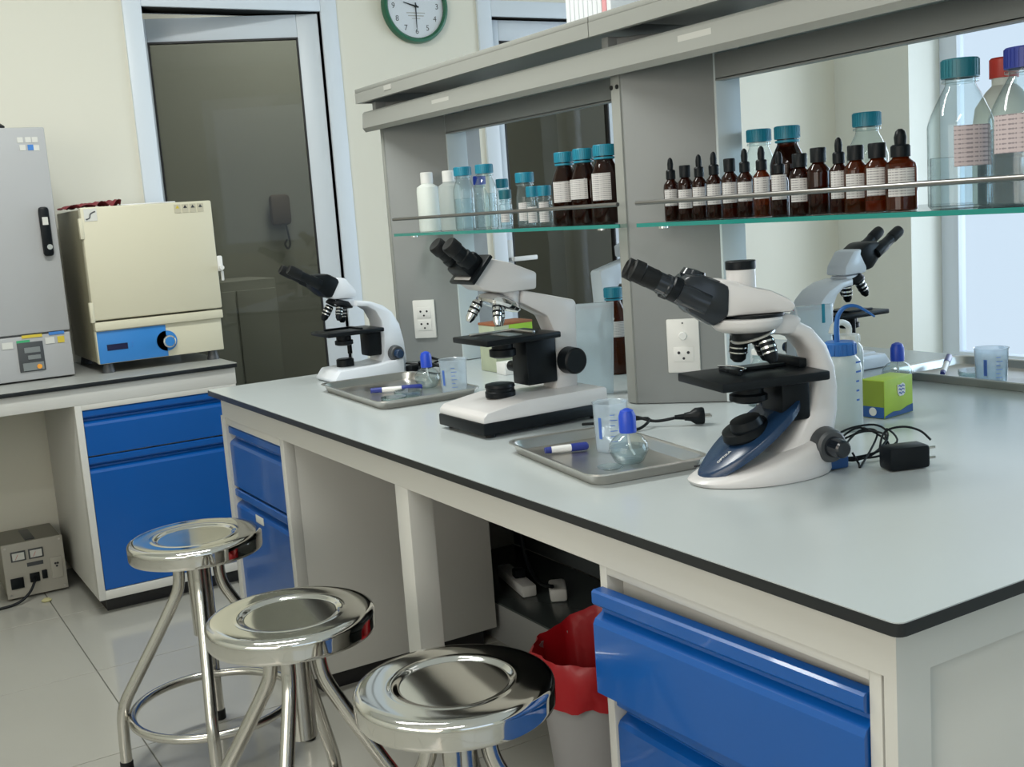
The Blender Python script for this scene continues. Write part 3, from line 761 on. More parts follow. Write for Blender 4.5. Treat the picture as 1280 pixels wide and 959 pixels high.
def scope_classic(label, loc, rz, W=whiteS):
    t = thing('microscope', label, 'microscope', loc, rz)
    g = G().prism([(-.126, .032), (-.126, .064), (-.118, .068), (.085, .068), (.178, .054), (.189, .045), (.189, .032)], -.098, .098, bevel=.004)
    part('base', g, W, t)
    part('base_plate', G().box(-.128, .191, -.100, .100, .008, .033, .003), blackM, t, 'black lower base')
    for x in (-.10, .165):
        for y in (-.08, .08): part('foot', G().cyl((x, y, 0), (x, y, .009), .011, seg=14), rubber, t)
    part('arm', G().prism([(.03, .292), (-.102, .258), (-.106, .25), (-.097, .066), (-.040, .066), (-.045, .19), (-.028, .230), (.034, .264)], -.028, .028, bevel=.006), W, t)
    part('head', G().prism([(.165, .326), (.131, .301), (.083, .291), (.0, .292), (-.003, .327), (.062, .354), (.108, .366)], -.037, .037, bevel=.005), W, t)
    ax = Vector((.74, 0, .67)).normalized()
    rot = ax.to_track_quat('Z', 'Y').to_matrix()
    part('head_plate', G().cbox((.138, 0, .345), (.10, .074, .010), .003, rot) if abs((rot @ Vector((1, 0, 0))).y) > .5 else G().cbox((.138, 0, .345), (.074, .105, .010), .003, rot), blackM, t)
    part('eyepiece_block', G().cbox(Vector((.138, 0, .345)) + ax * .018, (.075, .052, .03) if abs((rot @ Vector((1, 0, 0))).y) > .5 else (.052, .075, .03), .008, rot), blackM, t)
    binoc(t, Vector((.138, 0, .345)) + ax * .022, ax, .029, .066, .0165)
    nx = Vector((.37, 0, -.93)).normalized()
    part('nosepiece', G().lathe([(0, -.012), (.030, -.012), (.046, -.002), (.050, .006), (.046, .012), (.02, .016), (0, .016)], (.075, 0, .272), 36, nx), chromeM, t)
    objective(t, (.118, -.012, .276), (.55, -.05, -.84), .050)
    objective(t, (.075, .0, .262), (.0, 0, -1), .044, .0105)
    objective(t, (.098, .030, .27), (.25, .35, -.9), .05, .010)
    part('turret_mount', G().cyl((.055, 0, .262), (.05, 0, .296), .026), W, t)
    part('stage', G().box(-.03, .155, -.075, .075, .186, .199, .003), blackM, t)
    part('slide_holder', G().box(.02, .13, -.045, -.037, .199, .204, .001).box(.02, .028, -.045, .05, .199, .205, .001).box(.05, .085, -.03, .045, .199, .2005), trayM, t)
    part('condenser', G().lathe([(0, 0), (.020, 0), (.029, .004), (.029, .018), (.023, .020), (.023, .036), (0, .036)], (.075, 0, .150)), blackM, t)
    part('focus_block', G().box(-.043, .035, -.032, .032, .084, .187, .005), blackM, t)
    part('stage_knob', G().cyl((.02, -.032, .12), (.02, -.062, .12), .012, ch=.002), blackM, t)
    part('coarse_knob', G().cyl((-.072, -.028, .128), (-.072, -.066, .128), .030, .029, ch=.004), blackM, t)
    part('coarse_knob', G().cyl((-.072, .028, .128), (-.072, .066, .128), .030, .029, ch=.004), blackM, t)
    part('lamp_housing', G().lathe([(0, .067), (.033, .067), (.033, .078), (.031, .080), (.031, .086), (.033, .088), (.032, .094), (.022, .096), (0, .096)], (.088, 0, 0)), blackM, t)
    part('rating_label', G().box(-.062, -.048, -.1005, -.099, .018, .045), stickM, t)
    return t

def scope_modern(label, loc, rz, W=whiteC):
    t = thing('microscope', label, 'microscope', loc, rz)
    arm = [(.024, .232), (-.02, .226), (-.060, .210), (-.087, .188), (-.108, .150), (-.118, .10), (-.122, .05), (-.122, .012), (-.112, .004), (-.09, .002),
           (.11, .002), (.122, .008), (.112, .030), (.098, .040), (.02, .040), (-.018, .038), (-.040, .045), (-.050, .062), (-.055, .12), (-.050, .165), (-.034, .196), (-.01, .212), (.024, .216)]
    part('arm', G().prism(arm, -.048, .048, bevel=.005, bevel_ends=True), W, t)
    part('base', G().prism([(-.10, .002), (.122, .002), (.125, .010), (.105, .036), (-.02, .040), (-.10, .050)], -.075, .075, bevel=.006), W, t)
    part('turret_mount', G().prism([(.022, .215), (.022, .238), (.080, .240), (.088, .232), (.082, .224)], -.028, .028, bevel=.004), W, t)
    part('head', G().prism([(.045, .300), (.015, .262), (.012, .240), (.088, .242), (.094, .262), (.082, .296), (.070, .304)], -.033, .033, bevel=.006), W, t)
    ax = Vector((.86, 0, .5)).normalized()
    part('eyepiece_block', G().prism([(.060, .296), (.090, .246), (.112, .250), (.150, .286), (.140, .318), (.098, .318)], -.036, .036, bevel=.010), blackM, t)
    binoc(t, (.125, 0, .288), ax, .030, .105, .0135, splay=.02)
    nx = Vector((.30, 0, -.95)).normalized()
    part('nosepiece', G().lathe([(0, -.01), (.032, -.01), (.040, 0), (.040, .005), (.02, .012), (0, .012)], (.058, 0, .226), 28, nx), blackM, t)
    objective(t, (.085, -.008, .222), (.5, -.1, -.85), .048, .0125, blackM, chromeM)
    objective(t, (.050, .0, .214), (.1, 0, -1), .045, .0125, blackM, chromeM)
    objective(t, (.070, .028, .219), (.3, .3, -.9), .042, .0105, blackM, chromeM)
    part('stage', G().box(-.048, .130, -.068, .068, .135, .147, .003), blackM, t)
    part('slide_holder', G().box(.01, .10, -.04, -.033, .147, .152, .001).box(.01, .018, -.04, .045, .147, .152, .001), blackM, t)
    part('condenser', G().lathe([(0, 0), (.020, 0), (.027, .003), (.027, .014), (.022, .016), (.022, .034), (0, .034)], (.055, 0, .102)), blackM, t)
    part('focus_block', G().box(-.054, -.008, -.03, .03, .062, .136, .006), blackM, t)
    part('stage_knob', G().cyl((.02, -.045, .135), (.02, -.045, .07), .007, seg=16), blackM, t)
    part('lamp_housing', G().lathe([(0, .038), (.026, .038), (.026, .060), (.022, .063), (0, .063)], (.057, 0, 0)), blackM, t)
    for s in (-1, 1):
        o = part('coarse_knob', G().cyl((-.084, s * .047, .065), (-.084, s * .070, .065), .024, .022, ch=.003), greyK, t)
        part('fine_knob', G().cyl((-.084, s * .069, .065), (-.084, s * .088, .065), .014, .0125, ch=.002), navyM, o)
    return t

PIA = math.atan2(.2265, -.97)
def scope_arc(label, loc, rz):
    t = thing('microscope', label, 'microscope', loc, rz)
    W = whiteS
    # crescent arm as swept ellipse sections from base rear up to the head
    outer = [(-.040, .262), (-.080, .240), (-.108, .208), (-.122, .172), (-.127, .135), (-.124, .098), (-.116, .066), (-.106, .040), (-.098, .02), (-.094, .002)]
    inner = [(-.030, .232), (-.052, .224), (-.072, .200), (-.080, .172), (-.079, .145), (-.070, .118), (-.052, .092), (-.026, .062), (.002, .042), (.03, .025)]
    g = G(); rings = []
    n = len(outer)
    for i, (o_, i_) in enumerate(zip(outer, inner)):
        o_ = Vector((o_[0], 0, o_[1])); i_ = Vector((i_[0], 0, i_[1])); m_ = (o_ + i_) / 2; h = (o_ - i_) / 2
        wd = .030 + .030 * max(0, (i - 4) / 5) ** 1.3
        ring = []
        for k in range(20):
            a = 2 * PI * k / 20; ca, sa = math.cos(a), math.sin(a)
            e = .62
            ring.append(g.b.verts.new(m_ + h * (abs(ca) ** e * (1 if ca > 0 else -1)) + Vector((0, 1, 0)) * wd * (abs(sa) ** e * (1 if sa > 0 else -1))))
        rings.append(ring)
    for A, B in zip(rings, rings[1:]):
        for k in range(20): g.b.faces.new([A[k], A[(k + 1) % 20], B[(k + 1) % 20], B[k]])
    g.b.faces.new(rings[0]); g.b.faces.new(list(reversed(rings[-1])))
    part('arm', g, W, t, ang=60)
    # base : rounded teardrop in plan, sloping up to the arm
    g = G(); N = 40
    def plan(s, grow=0):
        pts = []
        for k in range(N):
            a = 2 * PI * k / N; ca, sa = math.cos(a), math.sin(a)
            u = .015 + (.122 + grow) * s * ca
            wv = (.078 + grow) * s * (abs(sa) ** .8) * (1 if sa > 0 else -1) * (1 - .22 * max(0, ca) ** 2)
            pts.append((u, wv))
        return pts
    def top(u): # height of the rim : low at tip, rising to the arm
        return .012 + .052 * max(0, min(1, (.13 - u) / .22)) ** 1.3
    secs = [(1.0, 0), (1.03, .006), (1.0, 'a'), (.93, 'b'), (.80, 'c'), (.01, 'd')]
    rings = []
    for s, zt in secs:
        ring = []
        for (u, v_) in plan(s):
            h = top(u)
            z_ = zt if not isinstance(zt, str) else {'a': h * .75, 'b': h, 'c': h * 1.05, 'd': h * 1.05}[zt]
            ring.append(g.b.verts.new((u, v_, z_ + .001)))
        rings.append(ring)
    for A, B in zip(rings, rings[1:]):
        for k in range(N): g.b.faces.new([A[k], A[(k + 1) % N], B[(k + 1) % N], B[k]])
    g.b.faces.new(rings[0]); g.b.faces.new(rings[-1])
    part('base', g, W, t, ang=60)
    # navy inset slope
    g = G(); rings = []
    def slope(u): return .017 + .098 * max(0, (.118 - u) / .150) ** 1.0
    for s, dz in ((1, -.012), (1, 0), (.95, .004), (.01, .006)):
        ring = []
        for k in range(N):
            a = 2 * PI * k / N; ca, sa = math.cos(a), math.sin(a)
            u = .034 + .090 * s * ca; v_ = .060 * s * (abs(sa) ** .75) * (1 if sa > 0 else -1) * (1 - .35 * max(0, ca) ** 2)
            ring.append(g.b.verts.new((u, v_, slope(u) + dz)))
        rings.append(ring)
    for A, B in zip(rings, rings[1:]):
        for k in range(N): g.b.faces.new([A[k], A[(k + 1) % N], B[(k + 1) % N], B[k]])
    g.b.faces.new(rings[-1])
    o = part('navy_cover', g, navyM, t, 'dark blue sloping cover', ang=50)
    sl = Vector((-.150, 0, .105)).normalized()
    m_ = basis(Vector((-1, 0, 0)) * 0 + Vector((-.82, 0, .57)), Vector((0, 1, 0)), (.06, 0, .06))
    text('lettering', 'OPTIKA', .0085, whiteP, o, basis((-.837, 0, .547), (0, -1, 0), (.088, .016, slope(.088) + .0075)))
    part('rear_foot', G().box(-.128, -.085, -.045, .045, .002, .030, .004), mat('blue_rear_foot', (.01, .06, .2), .4), t)
    part('vent_slot', G().cbox((.095, -.066, .014), (.012, .002, .003), .0005), inkK, t)
    # lamp
    part('lamp_housing', G().lathe([(0, 0), (.038, 0), (.040, .004), (.038, .016), (.030, .020), (0, .020)], (.035, 0, .072), 32, (.35, 0, .94)), blackM, t)
    part('lamp_housing', G().lathe([(0, 0), (.026, 0), (.028, .004), (.025, .016), (0, .018)], (.045, .02, .088), 28, (.3, 0, .95)), blackM, t)
    # under-head housing
    part('head_mount', G().lathe([(0, .266), (.055, .266), (.058, .262), (.057, .255), (.050, .247), (.040, .243), (0, .242)], (.028, 0, 0), 36), W, t)
    part('arm_bridge', G().prism([(-.06, .258), (-.035, .268), (.03, .268), (.03, .238), (-.045, .232)], -.031, .031, bevel=.008), W, t)
    part('lock_screw', G().cyl((-.012, -.045, .258), (-.006, -.062, .258), .008, seg=18), trayM, t)
    # head, turned slightly on the dovetail
    hd = Matrix.Rotation(R(-14), 4, 'Z')
    def HX(g_): return g_.xf(Matrix.Translation((.015, 0, 0)) @ hd)
    part('head', HX(G().prism([(.058, .271), (-.055, .271), (-.062, .280), (-.052, .292), (-.022, .308), (.010, .316), (.048, .330), (.062, .330), (.075, .296)], -.035, .035, bevel=.009)), W, t)
    part('head_seam', HX(G().lathe([(0, .266), (.050, .266), (.050, .271), (0, .271)], (0, 0, 0), 32)), blackM, t)
    part('camera_port', HX(G().cyl((.018, 0, .310), (.018, 0, .345), .0235, seg=32)), W, t)
    part('port_cap', HX(G().cyl((.018, 0, .343), (.018, 0, .357), .0245, seg=32, ch=.001)), blackM, t)
    part('eyepiece_block', HX(G().prism([(.045, .322), (.048, .272), (.074, .255), (.116, .284), (.130, .326), (.114, .344), (.090, .342)], -.040, .040, bevel=.010)), blackG, t)
    part('hinge_cover', HX(G().lathe([(0, 0), (.020, 0), (.022, .004), (.018, .014), (0, .016)], (.098, 0, .334), 28, (-.35, 0, .94))), blackG, t)
    ax = (hd.to_3x3() @ Vector((.87, 0, .49))).normalized()
    for s in (-1, 1):
        b0 = (Matrix.Translation((.015, 0, 0)) @ hd) @ Vector((.092, s * .029, .298))
        o = part('eyepiece_tube', G().lathe([(0, -.01), (.0195, -.01), (.0195, .030), (.0175, .034), (.0175, .060), (.0160, .062), (.0160, .078), (0, .078)], b0, 28, ax), blackG, t)
        part('diopter_ring', G().lathe([(.0178, .040), (.0205, .042), (.0205, .054), (.0178, .056)], b0, 28, ax), blackM, o)
        part('eyepiece', G().lathe([(0, .078), (.0155, .078), (.0165, .082), (.0160, .104), (.0180, .106), (.0175, .122), (.013, .124), (.010, .118), (0, .118)], b0, 28, ax), rubber, o)
    nx = Vector((-.30, 0, -.95)).normalized()
    part('nosepiece', G().lathe([(0, -.012), (.034, -.012), (.037, -.004), (.037, .003), (.034, .006), (0, .006)], (.016, 0, .238), 36, nx), blackM, t)
    part('nosepiece_ring', G().lathe([(.0372, -.001), (.0385, 0), (.0385, .003), (.0372, .004)], (.016, 0, .238), 36, nx), trayM, t)
    objective(t, (.034, -.014, .243), (.04, -.1, -1), .052, .0150, blackM, chromeM, True)
    objective(t, (.002, -.012, .239), (-.46, -.1, -.87), .056, .0160, blackM, chromeM, True)
    objective(t, (.012, .03, .232), (-.1, .35, -.93), .042, .0125, blackM, chromeM)
    for ob in [q for q in C.objects if q.parent == t and q.name.startswith('objective')][:2]: pass
    # stage
    part('stage', G().box(-.075, .118, -.078, .078, .160, .175, .003), blackM, t)
    part('slide_holder', G().box(-.05, .06, -.02, -.012, .175, .181, .001).box(.05, .058, -.045, .02, .175, .182, .001).box(-.07, -.055, -.078, .02, .175, .190, .003), blackM, t)
    part('slide_clip', G().tube([(.06, -.045, .184), (.035, -.03, .182), (.03, -.005, .180), (.055, .01, .180)], .0016, 8, smooth=4), chromeM, t)
    part('condenser', G().lathe([(0, 0), (.022, 0), (.031, .004), (.031, .013), (.025, .016), (.025, .035), (0, .035)], (.030, 0, .126)), blackM, t)
    part('focus_block', G().box(-.066, -.012, -.034, .034, .090, .162, .006), blackM, t)
    part('stage_drive', G().cyl((-.03, -.052, .162), (-.03, -.052, .105), .011, .010, ch=.002).cyl((-.03, -.052, .108), (-.03, -.052, .092), .015, .014, ch=.002), blackG, t)
    for s in (-1, 1):
        o = part('coarse_knob', G().cyl((-.083, s * .040, .048), (-.083, s * .068, .048), .030, .027, ch=.004), greyK, t, 'dark grey coarse focus knob')
        part('fine_knob', G().cyl((-.083, s * .066, .048), (-.083, s * .098, .048), .017, .0145, ch=.003), blackG, o)
    return t

A = scope_arc('large white trinocular microscope with crescent arm and navy base, nearest on the island', (.37, .58, BT), PIA)
Bs = scope_classic('white microscope with black base plate and chrome nosepiece in the middle of island', (.38, 1.308, BT), PI)
Cs = scope_modern('smaller white microscope with curved back at the far left end of island', (.42, 2.33, BT), PI)
Ds = scope_modern('blue-white microscope facing away on the other side of island, behind the nearest one', (1.25, 1.25, BT), 0)
Es = scope_classic('white microscope on the far side, half hidden behind the middle rack column', (1.222, 2.09, BT), 0, whiteC)

# ================================================================== TRAYS AND SMALL WARE
def tray(label, cx, cy, sx, sy, rz):
    t = thing('steel_tray', label, 'tray', (cx, cy, BT), rz)
    h = .022; n = 24
    def rp(x, y, r):
        return rr(-x, x, -y, y, r)
    secs = [(sx / 2 - .022, sy / 2 - .022, .02, .0015), (sx / 2 - .016, sy / 2 - .016, .024, .003), (sx / 2 - .008, sy / 2 - .008, .028, h - .002), (sx / 2 - .005, sy / 2 - .005, .03, h), (sx / 2, sy / 2, .032, h), (sx / 2, sy / 2, .032, h - .003), (sx / 2 - .006, sy / 2 - .006, .03, h - .003), (sx / 2 - .014, sy / 2 - .014, .025, .001), (sx / 2 - .022, sy / 2 - .022, .02, .0002)]
    g = G(); rings = [[g.b.verts.new((x, y, s[3])) for x, y in rp(s[0], s[1], s[2])] for s in secs]
    for P, Q in zip(rings, rings[1:]):
        m_ = len(P)
        for k in range(m_): g.b.faces.new([P[k], P[(k + 1) % m_], Q[(k + 1) % m_], Q[k]])
    g.b.faces.new(rings[0]); g.b.faces.new(rings[-1])
    part('pan', g, trayM, t, ang=30)
    return t
def beaker(label, x, y, z, r, H, fill=0, rz=0):
    t = thing('plastic_beaker', label, 'beaker', (x, y, z), rz)
    th = .0012
    part('cup', G().lathe([(0, 0), (r * .90, 0), (r * .92, .003), (r, H - .003), (r * 1.05, H), (r - th + .001, H - .002), (r * .92 - th, .005), (0, .004)], seg=40), beakM, t)
    part('spout', G().cbox((r * 1.04, 0, H - .004), (.010, .012, .005), .002), beakM, t)
    g = G(); mid = R(232)
    for k in range(6):
        z0 = H * (.22 + .11 * k); w_ = R(16 if k % 2 else 24)
        g.lathe([(r * (.93 + .07 * z0 / H) + .0006, z0), (r * (.93 + .07 * z0 / H) + .0006, z0 + .0014)], seg=6, a0=mid, a1=mid + w_)
    g.lathe([(r * .97 + .0007, H * .28), (r * .99 + .0007, H * .72)], seg=5, a0=R(190), a1=R(202))
    part('scale_marks', g, inkB, t, 'blue graduation marks', recalc=False)
    if fill: part('liquid', G().lathe([(0, .005), (r * .90, .005), (r * .94, H * fill), (0, H * fill)]), waterM, t)
    return t
def spirit(label, x, y, z, s=1.0):
    t = thing('drop_bottle', label, 'bottle', (x, y, z))
    part('glass_body', G().lathe([(0, 0), (.022 * s, 0), (.026 * s, .003 * s), (.036 * s, .022 * s), (.034 * s, .036 * s), (.024 * s, .048 * s), (.012 * s, .054 * s), (.012 * s, .062 * s), (0, .062 * s)], seg=36), clearG, t)
    part('liquid', G().lathe([(0, .004 * s), (.023 * s, .004 * s), (.033 * s, .021 * s), (.032 * s, .030 * s), (0, .030 * s)], seg=28), waterM, t)
    part('wick_tube', G().tube([(0, 0, .058 * s), (.003 * s, 0, .03 * s), (.012 * s, 0, .012 * s)], .0022 * s, 8, smooth=4), whiteP, t)
    part('cap', G().lathe([(0, .055 * s), (.0155 * s, .055 * s), (.0155 * s, .085 * s), (.012 * s, .094 * s), (.004 * s, .098 * s), (0, .098 * s)], seg=28), capB, t)
    return t
def pen(label, p0, p1, flip=False):
    p0 = Vector(p0); p1 = Vector(p1); d = (p1 - p0); L_ = d.length; d.normalize()
    t = thing('marker_pen', label, 'pen', p0)
    part('barrel', G().lathe([(0, .01), (.0060, .012), (.0068, .03), (.0068, L_ * .62), (0, L_ * .62)], (0, 0, 0), 20, d), whiteP, t)
    part('cap', G().lathe([(0, L_ * .60), (.0078, L_ * .60), (.0078, L_ * .96), (.005, L_), (0, L_)], (0, 0, 0), 20, d), capN, t)
    part('end_plug', G().lathe([(0, 0), (.0055, 0), (.0066, .012), (0, .013)] if not flip else [(0, 0), (.007, 0), (.0075, L_ * .22), (0, L_ * .23)], (0, 0, 0), 20, d), capN, t)
    return t
def dish(label, x, y, z, r=.045):
    t = thing('petri_dish', label, 'petri dish', (x, y, z))
    part('base', G().lathe([(0, 0), (r, 0), (r, .012), (r - .0015, .012), (r - .0015, .0015), (0, .0015)], seg=40), clearG, t)
    part('lid', G().lathe([(0, .015), (r + .002, .015), (r + .002, .006), (r + .0005, .006), (r + .0005, .0135), (0, .0135)], seg=40), clearG, t)
    return t
# middle tray
tray('steel tray between the middle and nearest microscopes', .250, .880, .235, .375, R(-8))
beaker('frosted beaker with blue marks on the middle tray', .305, .925, BT + .003, .033, .092)
spirit('round clear drop bottle with blue cap on the middle tray', .262, .815, BT + .003)
pen('white marker with dark blue cap lying on the middle tray', (.192, .985, BT + .011), (.272, .957, BT + .011))
single('watch_glass', G().lathe([(0, .001), (.015, .001), (.024, .005), (.0235, .006), (.015, .002), (0, .002)], seg=28), clearG, 'tiny clear watch glass before the drop bottle on the middle tray', 'dish', (.205, .795, BT + .003))
# far tray
tray('steel tray in front of the far left microscope', .345, 1.945, .285, .46, R(-3))
beaker('frosted beaker with blue marks on the far left tray', .436, 1.790, BT + .003, .036, .090)
spirit('small blue-capped drop bottle on the far left tray', .440, 1.950, BT + .003)
pen('white marker with blue ends lying on the far left tray', (.285, 1.985, BT + .011), (.410, 1.925, BT + .011), True)
dish('shallow glass dish in the middle of the far left tray', .335, 1.86, BT + .003, .035)
dish('shallow glass dish near the front of the far left tray', .265, 1.80, BT + .003, .03)
# right tray
tray('steel tray on the other side of the island at the right edge', 1.362, .835, .28, .46, 0)
beaker('frosted beaker half full of water on the right-hand tray', 1.275, .812, BT + .003, .036, .082, .55, R(0))
dish('petri dish beside the beaker on the right-hand tray', 1.345, .895, BT + .003, .045)
dish('petri dish behind the beaker on the right-hand tray', 1.40, .76, BT + .003, .045)
pen('marker with blue cap propped on the rim of the right-hand tray', (1.285, .950, BT + .012), (1.40, 1.02, BT + .034))
spirit('clear drop bottle with tall blue cap behind the green tissue box', 1.172, .985, BT, 1.0)

# wash bottle
def wash(label, x, y, s, rz, capm, tube_=True):
    t = thing('wash_bottle', label, 'bottle', (x, y, BT), rz)
    part('body', G().lathe([(0, 0), (.036 * s, 0), (.040 * s, .004), (.040 * s, .120 * s), (.037 * s, .134 * s), (.027 * s, .146 * s), (.026 * s, .150 * s), (0, .150 * s)], seg=36), milkM, t)
    part('liquid', G().lathe([(0, .004), (.037 * s, .004), (.037 * s, .105 * s), (0, .105 * s)], seg=30), waterM, t)
    cg = G().lathe([(0, .146 * s), (.030 * s, .146 * s), (.030 * s, .168 * s), (.026 * s, .171 * s), (0, .171 * s)], seg=36)
    for k in range(14):
        a = 2 * PI * k / 14; cg.cbox((.030 * s * math.cos(a), .030 * s * math.sin(a), .157 * s), (.003, .004, .020 * s), .0008, Matrix.Rotation(a, 3, 'Z'))
    part('screw_cap', cg, capm, t)
    if tube_:
        part('spout_tube', G().tube([(-.005, 0, .168 * s), (-.005, 0, .200 * s), (-.001, 0, .222 * s), (.012, 0, .236 * s), (.032, 0, .237 * s), (.052, 0, .226 * s), (.068, 0, .214 * s)], [.0058, .0018], 12, smooth=6), capm, t)
        part('inner_tube', G().cyl((-.005, 0, .006), (-.005, 0, .146 * s), .003, seg=10), milkM, t)
        g = G()
        for k in range(5): g.lathe([(.0405 * s, .06 + .018 * k), (.0405 * s, .0635 + .018 * k)], seg=4, a0=R(-62), a1=R(-62 + (22 if k > 2 else 12)))
        part('scale_marks', g, inkB, t, recalc=False)
    return t
wash('milky wash bottle with blue cap and bent spout behind the nearest microscope', .715, .735, 1.0, R(-31), washB)
t = wash('translucent squeeze bottle with white nozzle handle behind the blue-capped wash bottle', 1.03, 1.0, .78, 0, whiteP, False)
part('nozzle', G().tube([(0, 0, .13), (0, 0, .15), (-.02, 0, .162), (-.045, 0, .158), (-.055, 0, .14)], .007, 10, smooth=4), whiteP, t)
# tissue box
t = thing('tissue_box', 'small green tissue box with blue wavy base beside the wash bottle', 'box', (.842, .752, BT), R(0))
bw, bd, bh = .098, .052, .078
th = math.atan2(.746 - .727, .927 - .838)
t.rotation_euler = (0, 0, R(7)); t.location = (.834, .733, BT)
part('carton', G().box(0, bw, 0, bd, 0.001, bh, .001), limeM, t)
part('side_panel', G().box(-.0008, 0, .001, bd - .001, .002, bh - .002), oliveM, t)
part('base_wave', G().prism([(.001, .002), (bw - .001, .002), (bw - .001, .018), (bw * .8, .016), (bw * .55, .010), (bw * .3, .012), (.001, .006)], -.0009, -.0001), bluec, t)
part('side_base', G().box(-.0015, -.0008, .001, bd - .001, .002, .024), bluec, t)
part('side_badge', G().cyl((-.0015, bd / 2, .014), (-.0022, bd / 2, .014), .0085, seg=24), stickM, t)
part('logo_patch', G().prism([(.044, .046), (.050, .040), (.064, .040), (.070, .046), (.069, .062), (.062, .066), (.052, .063), (.043, .064)], -.0016, -.0008), whiteP, t)
for k in range(3):
    g = G().tube([(.047, -.0018, .060 - .007 * k), (.051, -.0018, .062 - .007 * k), (.055, -.0018, .0582 - .007 * k), (.060, -.0018, .0615 - .007 * k), (.066, -.0018, .059 - .007 * k)], .0010, 6, smooth=3)
    part('logo_stroke', g, inkB, t)
# adapter and cable
t = thing('power_adapter', 'black plug-in power adapter with two pins lying on the island', 'adapter', (.545, .445, BT), R(-20))
part('housing', G().box(-.036, .036, -.020, .020, .001, .040, .006), blackM, t)
for z in (.013, .030): part('pin', G().cyl((.036, 0, z), (.055, 0, z), .0022, seg=12), trayM, t)
def cable(name, label, pts, r=.0019, smooth=6):
    return single(name, G().tube(pts, r, 8, smooth=smooth), blackM, label, 'cable')
pts = [(.512, .525, BT + .02), (.51, .51, BT + .004), (.505, .50, BT + .003)]
rg = random.Random(3)
for k in range(22):
    a = k * 2 * PI / 5.2
    cx, cy = .555 + .012 * math.sin(k), .545 + .010 * math.cos(k * 1.7)
    pts.append((cx + (.050 + .014 * rg.random()) * math.cos(a), cy + .034 * math.sin(a), BT + .003 + .046 * (0.5 + 0.5 * math.sin(a * 1.0 + .8)) * (.5 + .5 * rg.random()) + .0004 * k))
pts += [(.57, .50, BT + .004), (.545, .475, BT + .006), (.512, .458, BT + .016)]
cable('adapter_cable', 'coiled thin black cable between the nearest microscope and the power adapter', pts)
cable('loop_cable', 'short black cable loop arching over the power adapter', [(.52, .475, BT + .028), (.545, .485, BT + .055), (.572, .47, BT + .062), (.59, .45, BT + .055), (.598, .435, BT + .040)])
# european plug in the middle
t = thing('mains_plug', 'black round mains plug lying on the island below the middle column', 'plug', (.545, 1.0, BT + .019), R(-33))
part('plug_body', G().lathe([(0, 0), (.008, 0), (.010, .012), (.017, .022), (.018, .036), (.016, .040), (0, .040)], (0, 0, 0), 24, (1, 0, 0)), blackM, t)
part('strain_relief', G().cyl((-.02, 0, 0), (.002, 0, 0), .0045, .0065, seg=14), blackM, t)
for y in (-.009, .009): part('pin', G().cyl((.040, y, 0), (.055, y, 0), .0024, seg=10), trayM, t)
cable('mains_cable', 'black mains cable leading behind the blue-capped drop bottle to the plug', [(.532, 1.01, BT + .018), (.50, 1.04, BT + .012), (.47, 1.07, BT + .022), (.44, 1.09, BT + .02), (.43, 1.06, BT + .006), (.45, 1.03, BT + .005), (.49, 1.05, BT + .018), (.44, 1.10, BT + .012), (.40, 1.16, BT + .006)], .0032)
pts = []
for k in range(16):
    a = k * 2 * PI / 4.7; pts.append((.60 + .05 * math.cos(a), 2.19 + .09 * math.sin(a), BT + .004 + .030 * (.5 + .5 * math.sin(a * 1.3)) + .0005 * k))
cable('microscope_cable', 'tangled black cable below the double socket beside the far microscope', [(.52, 2.30, BT + .03)] + pts, .003)
t = thing('cable_plug', 'black plug in the cable tangle beside the far left microscope', 'plug', (.555, 2.26, BT + .003), R(20))
part('body', G().cbox((0, 0, .012), (.055, .028, .022), .006), blackM, t)

# cloudy bags and boxes between the columns
def zipbag(label, x, y, rz, w_, h):
    t = thing('zip_bag', label, 'bag', (x, y, BT), rz)
    g = G(); n = 12; rings = []
    for j in range(n + 1):
        v = j / n; th_ = .022 * math.sin(PI * min(1, (1 - v) * .95 + .05)) ** .6 + .001
        ww = w_ / 2 * (.80 + .20 * v)
        ring = []
        for k in range(20):
            a = 2 * PI * k / 20; ca, sa = math.cos(a), math.sin(a)
            ring.append(g.b.verts.new((ww * (abs(ca) ** .5) * (1 if ca > 0 else -1), th_ * sa + .002 * math.sin(9 * v + 3 * ca), .001 + v * h)))
        rings.append(ring)
    for P, Q in zip(rings, rings[1:]):
        for k in range(20): g.b.faces.new([P[k], P[(k + 1) % 20], Q[(k + 1) % 20], Q[k]])
    g.b.faces.new(rings[0]); g.b.faces.new(rings[-1])
    part('film', g, bagM, t, ang=50)
    part('zip_strip', G().box(-w_ / 2, w_ / 2, -.0022, .0022, h * .955, h * .965), mat('red_zip', (.45, .12, .14), .5), t, 'thin red zip line')
    return t
zipbag('cloudy plastic bag standing between middle microscope and amber bottle', .650, 1.470, R(-26), .125, .225)
zb = zipbag('cloudy plastic bag seen through the nearest microscope arm, on the far side', 1.055, 1.13, R(-20), .10, .19)
part('teal_tab', G().box(.010, .018, -.026, -.0235, .150, .195, .001), capT, zb)
part('teal_label', G().box(-.038, .004, -.0265, -.0245, .080, .112, .001), capD, zb)
labbottle('amber_bottle', 'amber bottle with teal cap on the bench, half hidden by the middle column', .905, 1.715, .235, .0455, .025, amberL, capT, (darkLiq, .40), (.44, .62), capH=.027, z=BT, mid=230)
t = thing('carton', 'lime and brown carton behind the middle microscope', 'box', (.70, 2.02, BT))
part('carton_body', G().box(0, .13, 0, .09, .001, .135, .001), paleG, t)
part('lid', G().box(-.001, .131, -.001, .091, .135, .142, .001), brownC, t)
part('side_patch', G().box(.05, .129, -.0015, 0, .098, .135), mat('bright_lime', (.35, .6, .05), .5), t)
